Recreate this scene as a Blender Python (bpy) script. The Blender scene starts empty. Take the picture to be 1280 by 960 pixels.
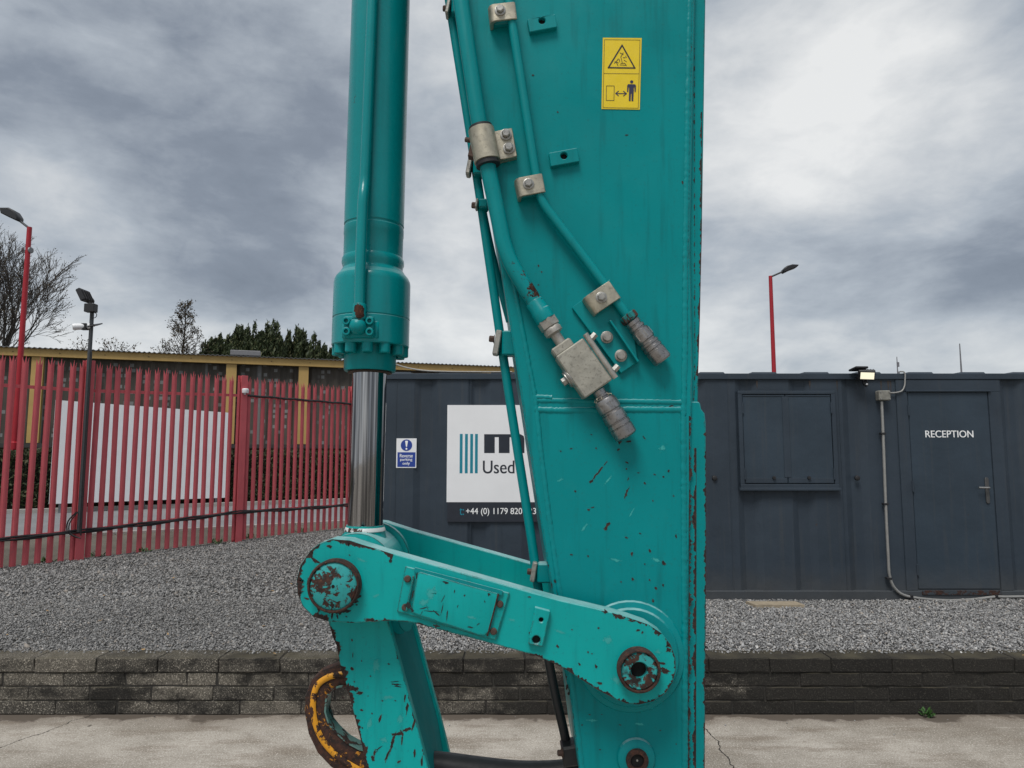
import bpy, bmesh, math, random
import numpy as np
from mathutils import Vector, Matrix, noise as mnoise

C = bpy.context.scene.collection
R = math.radians
rng = random.Random(7)
nrng = np.random.default_rng(11)

# ------------------------------------------------------------------ camera
CAM_H = 1.88
F_PX = 887.0
PITCH = R(5.8)
scene = bpy.context.scene
cam_d = bpy.data.cameras.new('camera')
cam = bpy.data.objects.new('camera', cam_d)
C.objects.link(cam)
cam.location = (0, 0, CAM_H)
cam.rotation_euler = (R(90) + PITCH, 0, 0)
cam_d.sensor_fit = 'HORIZONTAL'
cam_d.sensor_width = 36.0
cam_d.lens = 36.0 * F_PX / 1280.0
cam_d.clip_start = 0.05
cam_d.clip_end = 3000
scene.camera = cam

def ray(u, v):
    dx = (u - 640) / F_PX
    dy = -(v - 480) / F_PX
    cp, sp = math.cos(PITCH), math.sin(PITCH)
    return Vector((dx, cp - dy * sp, sp + dy * cp))

def P(u, v, Y):
    """point of the plane y = Y seen at photo pixel (u, v)"""
    d = ray(u, v)
    t = Y / d.y
    return Vector((d.x * t, Y, CAM_H + d.z * t))

def G(u, v, z):
    """point of the level plane z seen at photo pixel (u, v)"""
    d = ray(u, v)
    t = (z - CAM_H) / d.z
    return Vector((d.x * t, d.y * t, z))

def px(n, Y, v=600):
    """length in metres of n photo pixels on the plane y = Y"""
    return n * Y / ray(640, v).y / F_PX

# ------------------------------------------------------------------ sun, sky, exposure
SUN_ELEV, SUN_AZ = R(60), R(205)       # azimuth clockwise from +Y
sd = bpy.data.lights.new('sun', 'SUN')
sd.energy = 1.9
sd.angle = R(24)
sd.color = (1.0, 0.965, 0.92)
sun = bpy.data.objects.new('sun', sd)
C.objects.link(sun)
sdir = Vector((math.sin(SUN_AZ) * math.cos(SUN_ELEV), math.cos(SUN_AZ) * math.cos(SUN_ELEV), math.sin(SUN_ELEV)))
sun.rotation_euler = sdir.to_track_quat('Z', 'Y').to_euler()
sun.location = (0, 0, 30)

scene.view_settings.view_transform = 'Standard'
scene.view_settings.look = 'None'
scene.view_settings.exposure = 0.50
scene.view_settings.gamma = 1.0

class NT:
    """small helper for building node trees"""
    def __init__(s, tree):
        s.t = tree
        tree.nodes.clear()
    def n(s, typ, **kw):
        nd = s.t.nodes.new(typ)
        for k, v in kw.items():
            setattr(nd, k, v)
        return nd
    def put(s, sock, val):
        if val is None:
            return
        if hasattr(val, 'is_output'):
            s.t.links.new(val, sock)
        elif isinstance(val, (tuple, list)):
            if len(val) == 3 and sock.type == 'RGBA':
                val = (*val, 1)
            sock.default_value = val
        else:
            sock.default_value = val
    def math(s, op, a, b=None, c=None, clamp=False):
        nd = s.n('ShaderNodeMath', operation=op, use_clamp=clamp)
        for i, q in enumerate((a, b, c)):
            s.put(nd.inputs[i], q)
        return nd.outputs[0]
    def vmath(s, op, a, b=None, scale=None):
        nd = s.n('ShaderNodeVectorMath', operation=op)
        s.put(nd.inputs[0], a); s.put(nd.inputs[1], b)
        if scale is not None:
            s.put(nd.inputs['Scale'], scale)
        return nd.outputs['Value'] if op in ('DOT_PRODUCT', 'LENGTH', 'DISTANCE') else nd.outputs[0]
    def noise(s, vec, scale, detail=4, rough=0.55, dist=0.0, out=0):
        nd = s.n('ShaderNodeTexNoise')
        s.put(nd.inputs['Vector'], vec)
        s.put(nd.inputs['Scale'], scale); s.put(nd.inputs['Detail'], detail)
        s.put(nd.inputs['Roughness'], rough); s.put(nd.inputs['Distortion'], dist)
        return nd.outputs[out]
    def voro(s, vec, scale, feature='F1', out='Distance'):
        nd = s.n('ShaderNodeTexVoronoi', feature=feature)
        s.put(nd.inputs['Vector'], vec); s.put(nd.inputs['Scale'], scale)
        return nd.outputs[out]
    def step(s, x, a, b):
        nd = s.n('ShaderNodeMapRange', interpolation_type='SMOOTHSTEP')
        s.put(nd.inputs[0], x); s.put(nd.inputs[1], a); s.put(nd.inputs[2], b)
        return nd.outputs[0]
    def lin(s, x, a, b, c, d):
        nd = s.n('ShaderNodeMapRange')
        s.put(nd.inputs[0], x)
        for i, q in enumerate((a, b, c, d)):
            s.put(nd.inputs[i + 1], q)
        return nd.outputs[0]
    def mix(s, f, a, b, mode='MIX'):
        nd = s.n('ShaderNodeMix', data_type='RGBA', blend_type=mode)
        s.put(nd.inputs[0], f); s.put(nd.inputs[6], a); s.put(nd.inputs[7], b)
        return nd.outputs[2]
    def bump(s, h, strength, dist, normal=None):
        nd = s.n('ShaderNodeBump')
        s.put(nd.inputs['Strength'], strength); s.put(nd.inputs['Distance'], dist)
        s.put(nd.inputs['Height'], h); s.put(nd.inputs['Normal'], normal)
        return nd.outputs[0]
    def xyz(s, v):
        nd = s.n('ShaderNodeSeparateXYZ'); s.put(nd.inputs[0], v); return nd.outputs
    def vec(s, x, y, z):
        nd = s.n('ShaderNodeCombineXYZ')
        for i, q in enumerate((x, y, z)):
            s.put(nd.inputs[i], q)
        return nd.outputs[0]
    def pos(s):
        return s.n('ShaderNodeNewGeometry').outputs['Position']
    def bsdf(s, color, rough=0.6, metal=0.0, normal=None, spec=None, coat=None):
        b = s.n('ShaderNodeBsdfPrincipled')
        s.put(b.inputs['Base Color'], color); s.put(b.inputs['Roughness'], rough); s.put(b.inputs['Metallic'], metal)
        s.put(b.inputs['Normal'], normal)
        if spec is not None: s.put(b.inputs['Specular IOR Level'], spec)
        if coat is not None: s.put(b.inputs['Coat Weight'], coat)
        o = s.n('ShaderNodeOutputMaterial')
        s.t.links.new(b.outputs[0], o.inputs[0])
        return b

world = bpy.data.worlds.new('World')
scene.world = world
world.use_nodes = True
def build_world():
    k = NT(world.node_tree)
    d = k.n('ShaderNodeTexCoord').outputs['Generated']
    dn = k.vmath('NORMALIZE', d)
    x, y, z = k.xyz(dn)
    za = k.math('ADD', k.math('MAXIMUM', z, 0.0), 0.30)
    p = k.vec(k.math('DIVIDE', x, za), k.math('DIVIDE', y, za), 0.0)
    warp = k.noise(p, 0.9, 4, 0.5, 0, 1)
    p2 = k.vmath('ADD', p, k.vmath('SCALE', warp, None, 0.7))
    big = k.noise(k.vmath('ADD', p2, (3.1, 7.7, 0)), 0.55, 8, 0.52, 0.2)
    d3 = k.vmath('ADD', k.vmath('MULTIPLY', dn, (1.0, 1.0, 2.1)), k.vmath('SCALE', warp, None, 0.16))
    fine = k.noise(k.vmath('ADD', d3, (1.7, 0.3, 2)), 4.2, 9, 0.56, 0.15)
    v = k.math('ADD', k.math('MULTIPLY', k.math('SUBTRACT', big, 0.5), 0.85), 0.545)
    v = k.math('ADD', v, k.math('MULTIPLY', k.math('SUBTRACT', fine, 0.5), 1.0))
    wisp = k.noise(k.vmath('ADD', d3, (0.2, 4.3, 5)), 11.0, 8, 0.60, 0.3)
    v = k.math('ADD', v, k.math('MULTIPLY', k.math('SUBTRACT', wisp, 0.5), 0.38))
    def lobe(u, vv, width, amt, stretch=1.0):
        nonlocal v
        c = ray(u, vv).normalized()
        df = k.vmath('SUBTRACT', dn, tuple(c))
        df = k.vmath('ADD', df, k.vmath('SCALE', k.vmath('SUBTRACT', warp, (0.5, 0.5, 0.5)), None, 0.22 * width / 0.2))
        df = k.vmath('MULTIPLY', df, (1 / stretch, 1 / stretch, 1.0))
        ln = k.vmath('LENGTH', df)
        g = k.math('EXPONENT', k.math('MULTIPLY', k.math('POWER', k.math('DIVIDE', ln, width), 2), -1))
        v = k.math('ADD', v, k.math('MULTIPLY', g, amt))
    lobe(1050, 150, 0.15, 0.40)
    lobe(960, 320, 0.13, -0.14, 1.8)
    lobe(260, 200, 0.17, -0.27, 2.3)
    lobe(120, 30, 0.13, 0.10, 2.0)
    lobe(30, 195, 0.055, 0.26, 1.6)
    lobe(60, 290, 0.08, 0.22, 1.8)
    lobe(170, 425, 0.05, 0.16, 3.0)
    lobe(560, 130, 0.16, 0.16)
    lobe(580, 330, 0.10, 0.12, 1.5)
    lobe(1200, 385, 0.055, -0.26, 3.4)
    lobe(1270, 300, 0.06, -0.14)
    lobe(960, 440, 0.05, 0.16, 4.0)
    lobe(300, 370, 0.05, -0.12, 2.6)
    lobe(560, 430, 0.05, 0.15, 3.0)
    v = k.math('ADD', v, k.math('MULTIPLY', k.step(z, 0.36, 0.10), 0.15))
    # overhead cloud is a little thinner than the banks near the horizon
    v = k.math('ADD', v, k.math('MULTIPLY', k.step(z, 0.5, 1.0), 0.10))
    cr = k.n('ShaderNodeValToRGB')
    e = cr.color_ramp.elements
    e[0].position = 0.0;  e[0].color = (0.115, 0.135, 0.165, 1)
    e[1].position = 1.0;  e[1].color = (0.60, 0.605, 0.60, 1)
    for pos_, col in ((0.30, (0.175, 0.200, 0.238)), (0.55, (0.305, 0.335, 0.370)), (0.78, (0.455, 0.472, 0.485))):
        q = e.new(pos_); q.color = (*col, 1)
    k.put(cr.inputs[0], v)
    sky = k.n('ShaderNodeTexSky', sky_type='NISHITA')
    sky.sun_disc = False
    sky.sun_elevation = SUN_ELEV
    sky.sun_rotation = SUN_AZ
    cl = k.mix(1.0, cr.outputs[0], (10, 10, 10), 'MULTIPLY')
    col = k.mix(0.93, sky.outputs[0], cl)
    # below the horizon only the ground is seen; keep it a plain dull grey
    col = k.mix(k.step(z, -0.06, -0.01), (2.2, 2.2, 2.1), col)
    bg = k.n('ShaderNodeBackground')
    k.put(bg.inputs[0], col); bg.inputs[1].default_value = 0.1
    o = k.n('ShaderNodeOutputWorld')
    world.node_tree.links.new(bg.outputs[0], o.inputs[0])
build_world()

# ------------------------------------------------------------------ object helpers
WPOS = {}
def root(name, loc, label, cat, group=None):
    o = bpy.data.objects.new(name, None)
    o.empty_display_size = 0.1
    C.objects.link(o)
    o.location = loc
    WPOS[o.name] = Vector(loc)
    o['label'] = label; o['category'] = cat
    if group: o['group'] = group
    return o

def tag(o, label, cat, group=None):
    o['label'] = label; o['category'] = cat
    if group: o['group'] = group
    return o

def link_mesh(name, me, parent=None, at=(0, 0, 0), rot=None, label=None, kind=None):
    o = bpy.data.objects.new(name, me)
    C.objects.link(o)
    at = Vector(at)
    if parent is not None:
        o.parent = parent
        o.location = at - WPOS[parent.name]
    else:
        o.location = at
    if rot is not None:
        o.rotation_euler = rot
    WPOS[o.name] = at
    if label: o['label'] = label
    if kind: o['kind'] = kind
    return o

def mesh_of(name, bm, mat, smooth=35):
    me = bpy.data.meshes.new(name)
    bmesh.ops.recalc_face_normals(bm, faces=bm.faces)
    bm.to_mesh(me); bm.free()
    for m in (mat if isinstance(mat, (list, tuple)) else [mat]):
        me.materials.append(m)
    if smooth:
        for p in me.polygons: p.use_smooth = True
        me.set_sharp_from_angle(angle=R(smooth))
    return me

def obj(name, bm, mat, parent=None, smooth=35, label=None, kind=None, at=(0, 0, 0), rot=None):
    return link_mesh(name, mesh_of(name, bm, mat, smooth), parent, at, rot, label, kind)

def np_mesh(name, verts, faces, mat, smooth=False):
    me = bpy.data.meshes.new(name)
    verts = np.asarray(verts, dtype=np.float32); faces = np.asarray(faces, dtype=np.int32)
    nf, k = faces.shape
    me.vertices.add(len(verts)); me.vertices.foreach_set('co', verts.ravel())
    me.loops.add(nf * k); me.loops.foreach_set('vertex_index', faces.ravel())
    me.polygons.add(nf)
    me.polygons.foreach_set('loop_start', np.arange(0, nf * k, k, dtype=np.int32))
    me.polygons.foreach_set('loop_total', np.full(nf, k, dtype=np.int32))
    if smooth: me.polygons.foreach_set('use_smooth', np.ones(nf, dtype=bool))
    me.update(calc_edges=True)
    me.materials.append(mat)
    return me

def B(): return bmesh.new()

def bevel_sharp(bm, geom_verts, width, segs=1, ang=40):
    vs = set(geom_verts)
    es = [e for e in bm.edges if e.verts[0] in vs and e.verts[1] in vs and len(e.link_faces) == 2 and e.calc_face_angle(0) > R(ang)]
    if es:
        bmesh.ops.bevel(bm, geom=es, offset=width, segments=segs, profile=0.6, affect='EDGES', clamp_overlap=True)

def box(bm, c, s, rot=None, bev=0.0, segs=1):
    m = Matrix.Translation(Vector(c)) @ (rot.to_4x4() if rot is not None else Matrix.Identity(4)) @ Matrix.Diagonal((s[0], s[1], s[2], 1))
    r = bmesh.ops.create_cube(bm, size=1.0, matrix=m)
    if bev: bevel_sharp(bm, r['verts'], bev, segs)
    return bm

def box2(bm, a, b, bev=0.0):
    a = Vector(a); b = Vector(b)
    return box(bm, (a + b) / 2, [abs(q) for q in (b - a)], bev=bev)

def beam(bm, a, b, w, h, up=(0, 0, 1), bev=0.0):
    """box from a to b: w sideways, h along up"""
    a = Vector(a); b = Vector(b); d = b - a
    L = d.length; x = d.normalized(); upv = Vector(up)
    yv = upv.cross(x).normalized(); zv = x.cross(yv)
    rot = Matrix((x, yv, zv)).transposed()
    return box(bm, (a + b) / 2, (L, w, h), rot, bev)

def prism(bm, pts, y0, y1, bev=0.0, holes=(), segs=1):
    """pts: world points on the plane y = y0; extruded to y1; holes: list of loops"""
    tmp = bmesh.new()
    edges = []
    for lp in [pts] + list(holes):
        vs = [tmp.verts.new((q[0], y0, q[-1])) for q in lp]
        for i in range(len(vs)):
            edges.append(tmp.edges.new((vs[i], vs[(i + 1) % len(vs)])))
    if holes:
        bmesh.ops.triangle_fill(tmp, use_beauty=True, use_dissolve=False, edges=edges)
    else:
        tmp.faces.new(tmp.verts[:])
    r = bmesh.ops.extrude_face_region(tmp, geom=tmp.faces[:])
    nv = [q for q in r['geom'] if isinstance(q, bmesh.types.BMVert)]
    for q in nv: q.co.y = y1
    bmesh.ops.recalc_face_normals(tmp, faces=tmp.faces)
    if bev: bevel_sharp(tmp, tmp.verts[:], bev, segs, 50)
    me = bpy.data.meshes.new('tmp'); tmp.to_mesh(me); tmp.free()
    bm.from_mesh(me); bpy.data.meshes.remove(me)
    return bm

def circ(c, r, n=20):
    return [Vector((c[0] + r * math.cos(2 * math.pi * i / n), c[1], c[2] + r * math.sin(2 * math.pi * i / n))) for i in range(n)]

def lathe(bm, prof, o, axis, n=24, closed=False):
    """prof: (t, r) along axis from o"""
    o = Vector(o); a = Vector(axis).normalized()
    s = a.orthogonal().normalized(); t = a.cross(s)
    rings = []
    for q, r in prof:
        if r <= 1e-6:
            rings.append([bm.verts.new(o + a * q)])
        else:
            rings.append([bm.verts.new(o + a * q + (s * math.cos(2 * math.pi * i / n) + t * math.sin(2 * math.pi * i / n)) * r) for i in range(n)])
    pairs = list(zip(rings, rings[1:])) + ([(rings[-1], rings[0])] if closed else [])
    for A, Bq in pairs:
        for i in range(n):
            j = (i + 1) % n
            if len(A) == 1 and len(Bq) == 1: continue
            if len(A) == 1: bm.faces.new((A[0], Bq[i], Bq[j]))
            elif len(Bq) == 1: bm.faces.new((A[i], Bq[0], A[j]))
            else: bm.faces.new((A[i], Bq[i], Bq[j], A[j]))
    if not closed:
        for ring, flip in ((rings[0], True), (rings[-1], False)):
            if len(ring) > 2:
                bm.faces.new(ring if not flip else ring[::-1])
    return bm

def smooth_path(pts, sub=4):
    """Catmull-Rom through the points"""
    pts = [Vector(p) for p in pts]
    out = []
    for i in range(len(pts) - 1):
        p0 = pts[max(i - 1, 0)]; p1 = pts[i]; p2 = pts[i + 1]; p3 = pts[min(i + 2, len(pts) - 1)]
        for k in range(sub):
            t = k / sub
            out.append(0.5 * ((2 * p1) + (p2 - p0) * t + (2 * p0 - 5 * p1 + 4 * p2 - p3) * t * t + (3 * p1 - p0 - 3 * p2 + p3) * t ** 3))
    out.append(pts[-1])
    return out

def round_path(pts, rad, sub=5):
    """polyline with rounded corners"""
    pts = [Vector(p) for p in pts]
    out = [pts[0]]
    for i in range(1, len(pts) - 1):
        a, b, c = pts[i - 1], pts[i], pts[i + 1]
        d = min(rad, (a - b).length * 0.45, (c - b).length * 0.45)
        s = b + (a - b).normalized() * d; e = b + (c - b).normalized() * d
        for k in range(sub + 1):
            t = k / sub
            out.append(s.lerp(b, t).lerp(b.lerp(e, t), t))
    out.append(pts[-1])
    return out

def tube(bm, pts, r, n=12, caps=True):
    pts = [Vector(p) for p in pts]
    m = len(pts)
    rr = r if isinstance(r, (list, tuple)) else [r] * m
    up = None; rings = []
    for i, p in enumerate(pts):
        d = (pts[min(i + 1, m - 1)] - pts[max(i - 1, 0)]).normalized()
        if up is None: up = d.orthogonal().normalized()
        up = (up - d * up.dot(d))
        if up.length < 1e-6: up = d.orthogonal()
        up.normalize()
        s = d.cross(up)
        rings.append([bm.verts.new(p + (up * math.cos(2 * math.pi * k / n) + s * math.sin(2 * math.pi * k / n)) * rr[i]) for k in range(n)])
    for A, Bq in zip(rings, rings[1:]):
        for i in range(n):
            j = (i + 1) % n
            bm.faces.new((A[i], A[j], Bq[j], Bq[i]))
    if caps:
        bm.faces.new(rings[0][::-1]); bm.faces.new(rings[-1])
    return bm

def hexbolt(bm, c, axis, r, h=None, washer=True):
    c = Vector(c); h = h or r * 0.8
    a = Vector(axis).normalized()
    if washer:
        lathe(bm, [(0, r * 1.35), (r * 0.18, r * 1.35), (r * 0.2, r * 1.25)], c, a, 18)
        c = c + a * r * 0.2
    lathe(bm, [(0, r), (h * 0.85, r), (h, r * 0.82)], c, a, 6)
    lathe(bm, [(h * 0.9, r * 0.78), (h * 1.03, r * 0.74)], c, a, 14)
    return bm

def text_obj(name, body, size, mat, c, parent, xscale=1.0, extrude=0.0006, align='CENTER', rot=(R(90), 0, 0), bold=0.0, spacing=1.0, line=1.0):
    cu = bpy.data.curves.new(name, 'FONT')
    cu.body = body; cu.size = size; cu.align_x = align; cu.align_y = 'CENTER'
    cu.extrude = extrude; cu.space_character = spacing; cu.space_line = line
    t = bpy.data.objects.new('tmp_text', cu)
    C.objects.link(t)
    dg = bpy.context.evaluated_depsgraph_get()
    me = bpy.data.meshes.new_from_object(t.evaluated_get(dg))
    bpy.data.objects.remove(t); bpy.data.curves.remove(cu)
    me.name = name
    if bold:          # a second, slightly shifted copy of the strokes makes them bolder
        bm = bmesh.new(); bm.from_mesh(me)
        g = bmesh.ops.duplicate(bm, geom=bm.verts[:] + bm.edges[:] + bm.faces[:])
        for v in [q for q in g['geom'] if isinstance(q, bmesh.types.BMVert)]:
            v.co.x += bold * 2; v.co.z += 0.00012
        bm.to_mesh(me); bm.free()
    me.materials.clear(); me.materials.append(mat)
    return link_mesh(name, me, parent, c, rot)

# ------------------------------------------------------------------ materials
def mat(name):
    m = bpy.data.materials.new(name)
    m.use_nodes = True
    return m, NT(m.node_tree)

def plain(name, col, rough=0.6, metal=0.0, var=0.15, scale=20, bump=0.0, bscale=200, spec=None):
    m, k = mat(name)
    p = k.pos()
    f = k.noise(p, scale, 5, 0.6)
    c = k.mix(k.lin(f, 0.25, 0.75, 0, 1), tuple(q * (1 - var) for q in col), tuple(min(1, q * (1 + var)) for q in col))
    r = k.lin(k.noise(p, scale * 2.3, 3), 0.3, 0.7, max(0, rough - 0.08), min(1, rough + 0.08))
    nrm = k.bump(k.noise(p, bscale, 3), bump, 0.002) if bump else None
    k.bsdf(c, r, metal, nrm, spec)
    return m

def rust_color(k, p):
    a = k.mix(k.step(k.noise(p, 90, 5, 0.65), 0.35, 0.65), (0.014, 0.008, 0.007), (0.058, 0.022, 0.013))
    return k.mix(k.step(k.noise(p, 260, 3, 0.6), 0.58, 0.72), a, (0.12, 0.050, 0.024))

def painted(name, col, wear=0.5, rough=0.34, edge_r=0.006, chips=0.0, spots=(), coat=0.0, chalk=0.12, streak=0.22):
    m, k = mat(name)
    p = k.pos()
    c = k.mix(k.step(k.noise(p, 3.0, 5, 0.6), 0.3, 0.7), tuple(q * 0.93 for q in col), tuple(q * 1.06 for q in col))
    # chalky sun-bleached clouds and dirt film
    c = k.mix(k.math('MULTIPLY', k.step(k.noise(p, 9, 6, 0.68), 0.50, 0.78), chalk), c, tuple(1.0 * q + 0.008 for q in col))
    x, y, z = k.xyz(p)
    st = k.noise(k.vec(k.math('MULTIPLY', x, 60), k.math('MULTIPLY', y, 60), k.math('MULTIPLY', z, 5)), 1.0, 4, 0.6)
    c = k.mix(k.math('MULTIPLY', k.step(st, 0.50, 0.72), streak), c, tuple(0.5 * q + 0.004 for q in col))
    c = k.mix(k.math('MULTIPLY', k.step(k.noise(p, 170, 3, 0.6), 0.60, 0.70), 0.22), c, (0.02, 0.10, 0.10))
    c = k.mix(k.math('MULTIPLY', k.step(k.noise(p, 26, 5, 0.7), 0.56, 0.70), 0.10), c, (0.02, 0.27, 0.27))
    # pale sky highlight painted into the colour of upward faces
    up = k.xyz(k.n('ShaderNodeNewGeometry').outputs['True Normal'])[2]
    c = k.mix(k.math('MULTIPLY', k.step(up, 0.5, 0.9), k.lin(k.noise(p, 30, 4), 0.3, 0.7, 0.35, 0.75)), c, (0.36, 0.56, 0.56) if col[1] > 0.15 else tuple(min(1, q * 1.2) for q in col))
    # worn edges: where the rounded normal leaves the true one
    bv = k.n('ShaderNodeBevel', samples=4); bv.inputs['Radius'].default_value = edge_r
    gn = k.n('ShaderNodeNewGeometry').outputs['Normal']
    edge = k.math('SUBTRACT', 1.0, k.vmath('DOT_PRODUCT', bv.outputs[0], gn))
    edge = k.step(edge, 0.01, 0.16)
    nz = k.noise(p, 34, 7, 0.72)
    nz2 = k.noise(p, 7, 3, 0.5)
    s = k.math('ADD', k.math('MULTIPLY', edge, 0.30 * wear), k.math('ADD', nz, k.math('MULTIPLY', k.math('SUBTRACT', nz2, 0.5), 0.35)))
    for (c_, r_, amt_) in spots:
        dd = k.vmath('DISTANCE', p, tuple(c_))
        s = k.math('ADD', s, k.math('MULTIPLY', k.step(dd, r_, r_ * 0.3), amt_))
    rust = k.step(s, 0.735, 0.755)
    if chips > 0:
        cell = k.n('ShaderNodeTexVoronoi', feature='F1')
        wv = k.vmath('ADD', p, k.vmath('SCALE', k.noise(p, 120, 2, 0.5, 0, 1), None, 0.012))
        k.put(cell.inputs['Vector'], wv); k.put(cell.inputs['Scale'], 26.0)
        rad = k.math('MULTIPLY', k.xyz(cell.outputs['Color'])[0], 0.105 * chips)
        rad = k.math('MULTIPLY', rad, k.step(k.noise(p, 3.3, 2), 0.42, 0.62))
        dot = k.math('LESS_THAN', cell.outputs['Distance'], k.math('SUBTRACT', rad, 0.035 * chips))
        rust = k.math('MAXIMUM', rust, dot)
    c = k.mix(rust, c, rust_color(k, p))
    rg = k.math('ADD', k.math('MULTIPLY', rust, 0.5), k.lin(k.noise(p, 14, 4), 0.3, 0.7, rough - 0.06, rough + 0.10))
    h = k.math('ADD', k.math('MULTIPLY', rust, -0.6), k.math('MULTIPLY', k.noise(p, 380, 2), 0.10))
    h = k.math('ADD', h, k.math('MULTIPLY', k.noise(p, 45, 3), 0.10))
    b = k.bsdf(c, rg, 0.0, k.bump(h, 0.35, 0.0016), 0.16, coat)
    b.inputs['Coat Roughness'].default_value = 0.22
    return m

TEAL = (0.0002, 0.222, 0.234)
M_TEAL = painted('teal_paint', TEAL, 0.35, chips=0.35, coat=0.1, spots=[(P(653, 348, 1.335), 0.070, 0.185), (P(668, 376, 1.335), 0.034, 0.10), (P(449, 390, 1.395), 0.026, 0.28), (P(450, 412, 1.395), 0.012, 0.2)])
M_TEAL_WORN_LIT = painted('teal_paint_worn_lit', (0.002, 0.335, 0.325), 1.0, chips=0.9, coat=0.15, streak=0.3)  # worn linkage teal, lightened to paint in the stronger light low down
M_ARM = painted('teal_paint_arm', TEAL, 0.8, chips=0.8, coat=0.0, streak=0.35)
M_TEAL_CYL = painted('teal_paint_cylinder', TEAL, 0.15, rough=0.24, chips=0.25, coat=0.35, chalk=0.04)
def rust_mat():
    m, k = mat('rusty_steel'); p = k.pos()
    k.bsdf(rust_color(k, p), 0.85, 0.0, k.bump(k.noise(p, 220, 5, 0.7), 0.7, 0.003))
    return m
M_RUST = rust_mat()
def peel(name, paint, amt, scale=42, grime=(0.012, 0.008, 0.007)):
    """half stripped paint over rust"""
    m, k = mat(name); p = k.pos()
    nz = k.noise(p, scale, 6, 0.7, 0.4)
    msk = k.step(nz, amt, amt + 0.025)
    c = k.mix(msk, paint, rust_color(k, p))
    c = k.mix(k.step(k.noise(p, 30, 4, 0.6), 0.58, 0.72), c, grime)
    k.bsdf(c, k.lin(msk, 0, 1, 0.4, 0.85), 0.0, k.bump(k.math('MULTIPLY', msk, -1), 0.5, 0.002))
    return m
M_PIN = peel('peeling_teal_pin', (0.02, 0.30, 0.30), 0.50)
M_EYE = peel('peeling_yellow_eye', (0.50, 0.20, 0.012), 0.385, 34)
M_EYE_BAND = peel('orange_band', (0.66, 0.29, 0.012), 0.50, 30)
M_EYE_IN = peel('peeling_grey_teal_eye', (0.10, 0.20, 0.18), 0.52, 40)
def metal(name, col, rough, m_=0.85, bs=0.2, dirt=0.3):
    m, k = mat(name); p = k.pos()
    c = k.mix(k.step(k.noise(p, 40, 5, 0.65), 0.35, 0.7), tuple(q * 0.75 for q in col), col)
    c = k.mix(k.math('MULTIPLY', k.step(k.noise(p, 130, 4, 0.7), 0.52, 0.68), dirt), c, (0.03, 0.026, 0.022))
    k.bsdf(c, k.lin(k.noise(p, 60, 3), 0.3, 0.7, rough - 0.1, rough + 0.12), m_, k.bump(k.noise(p, 300, 3), bs, 0.001))
    return m
M_ZINC = metal('zinc_yellowed_steel', (0.50, 0.46, 0.36), 0.45, 0.75)
M_ZINC_GREY = metal('zinc_grey_steel', (0.44, 0.42, 0.38), 0.5, 0.65)
M_BOLT = metal('bolt_steel', (0.42, 0.41, 0.38), 0.42, 0.8)
M_COUPLER = metal('coupler_worn_steel', (0.34, 0.33, 0.325), 0.32, 0.9, 0.3, 0.5)
M_VALVE = metal('valve_block_steel', (0.40, 0.385, 0.33), 0.55, 0.45, 0.3, 0.45)
M_BOLT_RUST = plain('rusty_bolt', (0.075, 0.045, 0.035), 0.75, 0.2, 0.4, 120, 0.4)
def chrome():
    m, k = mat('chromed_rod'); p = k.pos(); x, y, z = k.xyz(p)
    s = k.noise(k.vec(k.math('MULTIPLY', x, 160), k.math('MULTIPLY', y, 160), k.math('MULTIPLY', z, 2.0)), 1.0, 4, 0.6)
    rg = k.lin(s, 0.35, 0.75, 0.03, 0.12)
    k.bsdf(k.mix(k.step(s, 0.3, 0.72), (0.40, 0.40, 0.41), (0.07, 0.07, 0.075)), rg, 1.0, k.bump(s, 0.05, 0.001))  # dark streaks in the colour stand in for reflections of dark surroundings
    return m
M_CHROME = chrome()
M_RUBBER = plain('black_rubber', (0.012, 0.012, 0.014), 0.5, 0, 0.3, 30)
M_BLACK = plain('black_plastic', (0.014, 0.014, 0.016), 0.45, 0, 0.2, 30)
M_HOLE = plain('shade_black', (0.004, 0.004, 0.004), 0.9)  # near-black that paints in the shade inside holes and gaps
M_YELLOW = plain('yellow_vinyl', (0.72, 0.53, 0.008), 0.4, 0, 0.04, 30)
M_INK = plain('black_ink', (0.012, 0.012, 0.016), 0.45)
M_NAVYINK = plain('navy_ink', (0.012, 0.014, 0.05), 0.45)
M_WHITE = plain('white_sign', (0.76, 0.77, 0.785), 0.45, 0, 0.04, 3)
M_WHITE_INK = plain('white_lettering', (0.85, 0.86, 0.86), 0.5, 0, 0.02)
M_SIGN_DARK = plain('sign_dark_band', (0.014, 0.019, 0.030), 0.45)
M_SIGN_TEAL = plain('sign_teal', (0.0, 0.20, 0.28), 0.45, 0, 0.05)
M_SIGN_BLUE = plain('sign_blue', (0.012, 0.045, 0.27), 0.45, 0, 0.05)
M_RED_LAMP = plain('red_lamp_paint', (0.33, 0.006, 0.016), 0.45, 0, 0.12, 4)
M_GREY_METAL = plain('grey_metal', (0.20, 0.20, 0.21), 0.5, 0.4, 0.15)
M_POLE = plain('dark_grey_pole', (0.055, 0.06, 0.065), 0.45, 0.3, 0.15)
M_GALV = plain('galvanised_pipe', (0.33, 0.325, 0.31), 0.45, 0.5, 0.15)
M_DULL = plain('dull_dark_metal', (0.10, 0.10, 0.10), 0.45, 0.6, 0.2)
M_STEEL = plain('satin_steel', (0.46, 0.45, 0.43), 0.35, 0.9, 0.1)
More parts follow.
